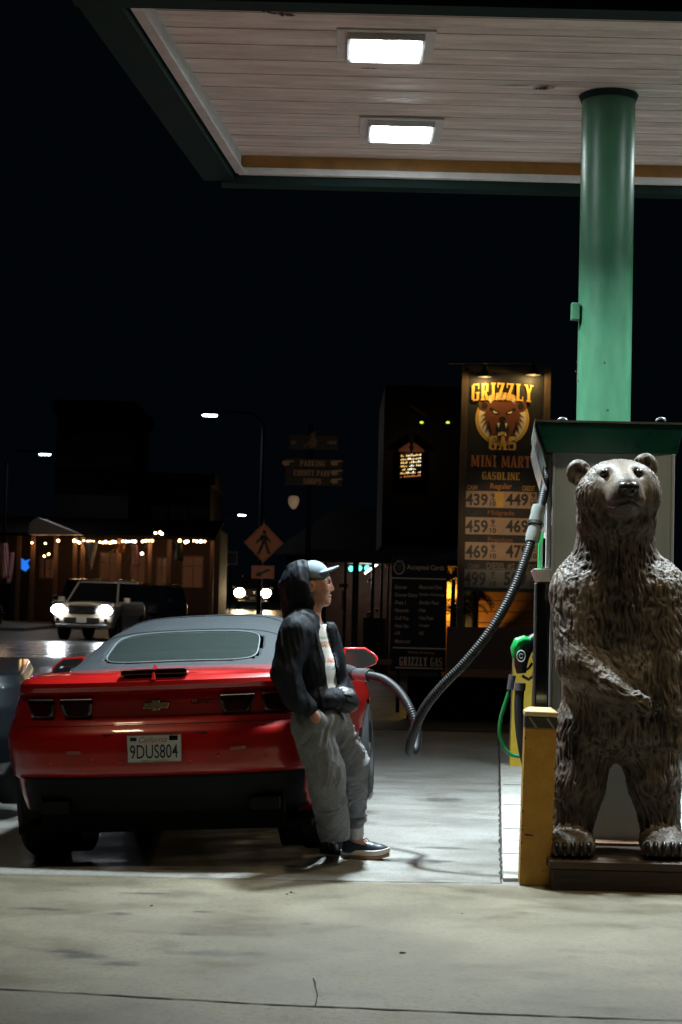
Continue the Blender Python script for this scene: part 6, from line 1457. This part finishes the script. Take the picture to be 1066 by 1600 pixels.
q = P(738, 985, BY-.4); spot('amber_flood', (q.x-.25, BY-.45, q.z-.2), (q.x+.22, BY, q.z+.22), 40, (1, .55, .12), 42, .03, .5)
m_fern = mat('fern_green', (.015, .028, .008), .6, var=.3, vscale=20)
def frond(mb, p, yaw, ln, droop, pitch0):
    prev = Vector(p); ang = pitch0; n = 11
    for k in range(n):
        ang -= droop/n; d = Vector((math.cos(yaw)*math.cos(ang), math.sin(yaw)*math.cos(ang), math.sin(ang))); nx_ = prev+d*(ln/n)
        side = Vector((-math.sin(yaw), math.cos(yaw), 0)); upv = d.cross(side)
        lw = .16*ln*math.sin(math.pi*(k+1.5)/(n+2))+.01
        mb.add([prev-side*.003, prev+side*.003, nx_+side*.003, nx_-side*.003], [(0, 1, 2, 3)])
        for s in (-1, 1):
            tip = prev+side*s*lw*.55+d*lw*.5+upv*lw*.55*s*0-Vector((0, 0, lw*.35)); mb.add([prev, prev+d*(ln/n*.75), tip], [(0, 1, 2)])
            tip2 = prev+upv*s*lw*.8+d*lw*.55; mb.add([prev, prev+d*(ln/n*.7), tip2], [(0, 1, 2)])
        prev = nx_
def fern(name, u, v, Y, n, ln, label, seed):
    random.seed(seed); q = P(u, v, Y); t = thing(name, (q.x, Y, 0), label, 'plant', group='ferns by the board wall'); mb = MB()
    for k in range(n): frond(mb, (random.uniform(-.05, .05), random.uniform(-.05, .05), q.z+random.uniform(-.1, .1)), random.uniform(0, 6.28), ln*random.uniform(.6, 1.1), random.uniform(.8, 2.0), random.uniform(.3, 1.4))
    mb.build('fronds', m_fern, t, smooth=0); mb = MB(); mb.tube([(0, 0, 0), (.02, 0, q.z)], [.05, .03], 8); mb.build('stem', m_rust, t)
fern('fern', 707, 905, BY-1.0, 26, .42, 'bushy fern in front of the brightest amber gap', 3)
fern('fern', 712, 950, BY-1.1, 20, .36, 'lower fern below the bushy one beside the card board', 4)
fern('fern', 742, 938, BY-.9, 14, .40, 'fern fronds reaching out below the price rows', 5)
random.seed(99)
LYF = 22.5
m_lat = mat('lattice_wood', (.080, .042, .030), .75, var=.3, vscale=5)
x0, zt_ = XZ(699, 979, LYF); x1 = XZ(900, 980, LYF)[0]; zb_ = XZ(750, 1046, LYF)[1]; lf = thing('lattice_fence', ((x0+x1)/2, LYF, 0), 'reddish brown lattice fence below the price sign', 'fence'); lx0 = lf.location.x; hw = (x1-x0)/2
mb = MB(); mb.bb((-hw, .02, zb_), (hw, .04, zt_)); mb.build('back_panel', m_lat, lf)
mb = MB(); st = .085; hgt = zt_-zb_
k = -hw-hgt
while k < hw:
    for s in (1, -1):
        a0 = max(-hw, k) if s == 1 else k; pa, pb = ((k, zb_), (k+hgt, zt_)) if s == 1 else ((k, zt_), (k+hgt, zb_))
        def clip(pa, pb):
            (ax, az), (bx_, bz) = pa, pb; t0 = max(0, (-hw-ax)/(bx_-ax)); t1 = min(1, (hw-ax)/(bx_-ax)); return ((ax+(bx_-ax)*t0, az+(bz-az)*t0), (ax+(bx_-ax)*t1, az+(bz-az)*t1)) if t1 > t0 else None
        c = clip(pa, pb)
        if c: (ax, az), (cx2, cz2) = c; w_ = .014; yy_ = .0 if s == 1 else .009; mb.add([(ax-w_, yy_, az), (ax+w_, yy_, az), (cx2+w_, yy_, cz2), (cx2-w_, yy_, cz2)], [(0, 1, 2, 3)])
    k += st
mb.build('lattice', m_lat, lf)
mb = MB(); mb.bb((-hw, -.02, zb_-.10), (hw, .06, zb_)); mb.build('bottom_rail', mat('rail_orange', (.16, .06, .025), .7), lf)
mb = MB(); mb.bb((-hw-.5, -.05, 0), (hw, .1, zb_-.11)); mb.build('skirt', mat('skirt_black', (.003, .003, .003), .9, spec=.05), lf)
x0, z0 = XZ(582, 1034, LYF+.5); x1 = XZ(612, 1034, LYF+.5)[0]; o = MB().box((0, 0, 0), (x1-x0, .06, .07)).build('timber_beam', mat('rail_orange', (.16, .06, .025), .7), None); o.location = ((x0+x1)/2, LYF+.5, z0); tag(o, 'short orange brown timber left of the foot of the card board', 'beam')
spot('fence_wash', (P(640, 900, 14).x, 14.5, 3.6), (lf.location.x-.6, LYF, 1.0), 40, (1, .78, .6), 70, .3, 1.0)

# dark shop with the ornate lit window, two green lamps
OY = 40
ox = P(690, 720, OY).x; ob = thing('dark_shop', (ox, OY, 0), 'unlit tall shop front with one ornate glowing window', 'building')
x0 = XZ(600, 700, OY)[0]-ox; x1 = XZ(730, 700, OY)[0]-ox; mb = MB(); mb.bb((x0, .3, 2.8), (x1, 6, XZ(650, 600, OY)[1])); mb.build('wall', mat('shop_dark', (.03, .022, .02), .8), ob)
mb = MB(); a = XZ(641, 632, OY); b = XZ(664, 648, OY); mb.tube([(a[0]-ox, .0, a[1]), (b[0]-ox, .0, b[1])], .03, 6); mb.build('sloping_trim', m_trimw, ob)
u0, u1, v0, v1 = 624, 661, 708, 749
a = XZ(u0, v1, OY); b = XZ(u1, v0, OY)
wd_ = MB(); wd_.bb((a[0]-ox, .02, a[1]), (b[0]-ox, .28, b[1])); wf = wd_.build('window', m_black, ob)
mb = MB(); cxp = (a[0]+b[0])/2-ox; zt2 = b[1]
for s in (-1, 1): mb.prism([(cxp+s*.30, zt2+.02), (cxp+s*.29, zt2+.08), (cxp+s*.12, zt2+.20), (cxp+s*.05, zt2+.24), (cxp+s*.03, zt2+.18), (cxp+s*.06, zt2+.12), (cxp+s*.02, zt2+.02)], -.02, .0)
mb.build('pediment', mat('pediment_wood', (.35, .13, .07), .6), wf)
cols = [mat('pane_amber', (1, .7, .2), .5, emit=(1, .62, .18), estr=1.5), mat('pane_pale', (1, 1, .8), .5, emit=(1, .92, .65), estr=1.8), mat('pane_orange', (1, .4, .1), .5, emit=(.9, .28, .08), estr=.7)]
mbs = [MB(), MB(), MB()]
for j in range(7):
    for i in range(12):
        if random.random() < .2: continue
        x = a[0]-ox+.03+i*(b[0]-a[0]-.06)/12; z = a[1]+.04+j*(b[1]-a[1]-.06)/7+i*.004; k = 2 if j == 0 else (1 if (i > 3 and random.random() < .7) else 0); h_ = random.uniform(.02, .055)
        mbs[k].add([(x, .012, z), (x+.022, .012, z+.006), (x+.026, .012, z+h_), (x+.004, .012, z+h_-.006)], [(0, 1, 2, 3)])
for m_, k in zip(cols, mbs): k.build('bottle_glow', m_, wf)
for u in (659, 700):
    q = P(u, 660, OY-.2); t = thing('green_lamp', tuple(q), 'small green lamp %s the ornate window' % ('just above right of' if u == 659 else 'farther right above'), 'lamp'); mb = MB(); mb.ell((0, 0, 0), (.045, .03, .028), 12, 6); mb.build('lens', mat('green_glow', (.4, 1, 0), .5, emit=(.55, .8, .05), estr=1.6), t); mb = MB(); mb.tube([(0, 0, .02), (0, .05, .1), (0, .25, .12)], .012, 6); mb.build('bracket', m_black, t)

point('pediment_fill', (P(642, 712, OY).x, OY-.45, P(642, 712, OY).z), 1.6, (1, .6, .35), .05)  # small point light added to bring out the pediment

mb = MB(); mb.tube([Vector(p)+Vector((0, -.002, 0)) for p in mpts], .0055, 8); mb.build('mouth_shade', m_claw, bear, smooth=180)  # dark tube in the mouth groove, shade put into its colour

# grit
for k, (u, v, sc_) in enumerate(((628, 1490, .012), (455, 1395, .010), (449, 1398, .007), (237, 1416, .009), (722, 1428, .005))):
    g_ = G0(u, v); mb = MB(); mb.ell((0, 0, sc_*.3), (sc_, sc_*.7, sc_*.35), 8, 5); mb.ell((sc_*1.1, .003, sc_*.2), (sc_*.5, sc_*.4, sc_*.25), 6, 4)
    o = mb.build('pebble', mat('pebble_dark', (.10, .06, .04), .8), None, smooth=20); o.location = (g_.x, g_.y, dip(g_.x, g_.y)+.001); o.rotation_euler = (0, 0, k*1.3)
    tag(o, ['reddish crumb of grit lying alone on the front slab', 'dark crumb of grit just below the slab joint', 'smaller crumb touching the dark one below the slab joint', 'dark crumb of grit below the car bumper', 'tiny crumb of grit left of the bear plinth'][k], 'grit', 'crumbs of grit on the concrete')
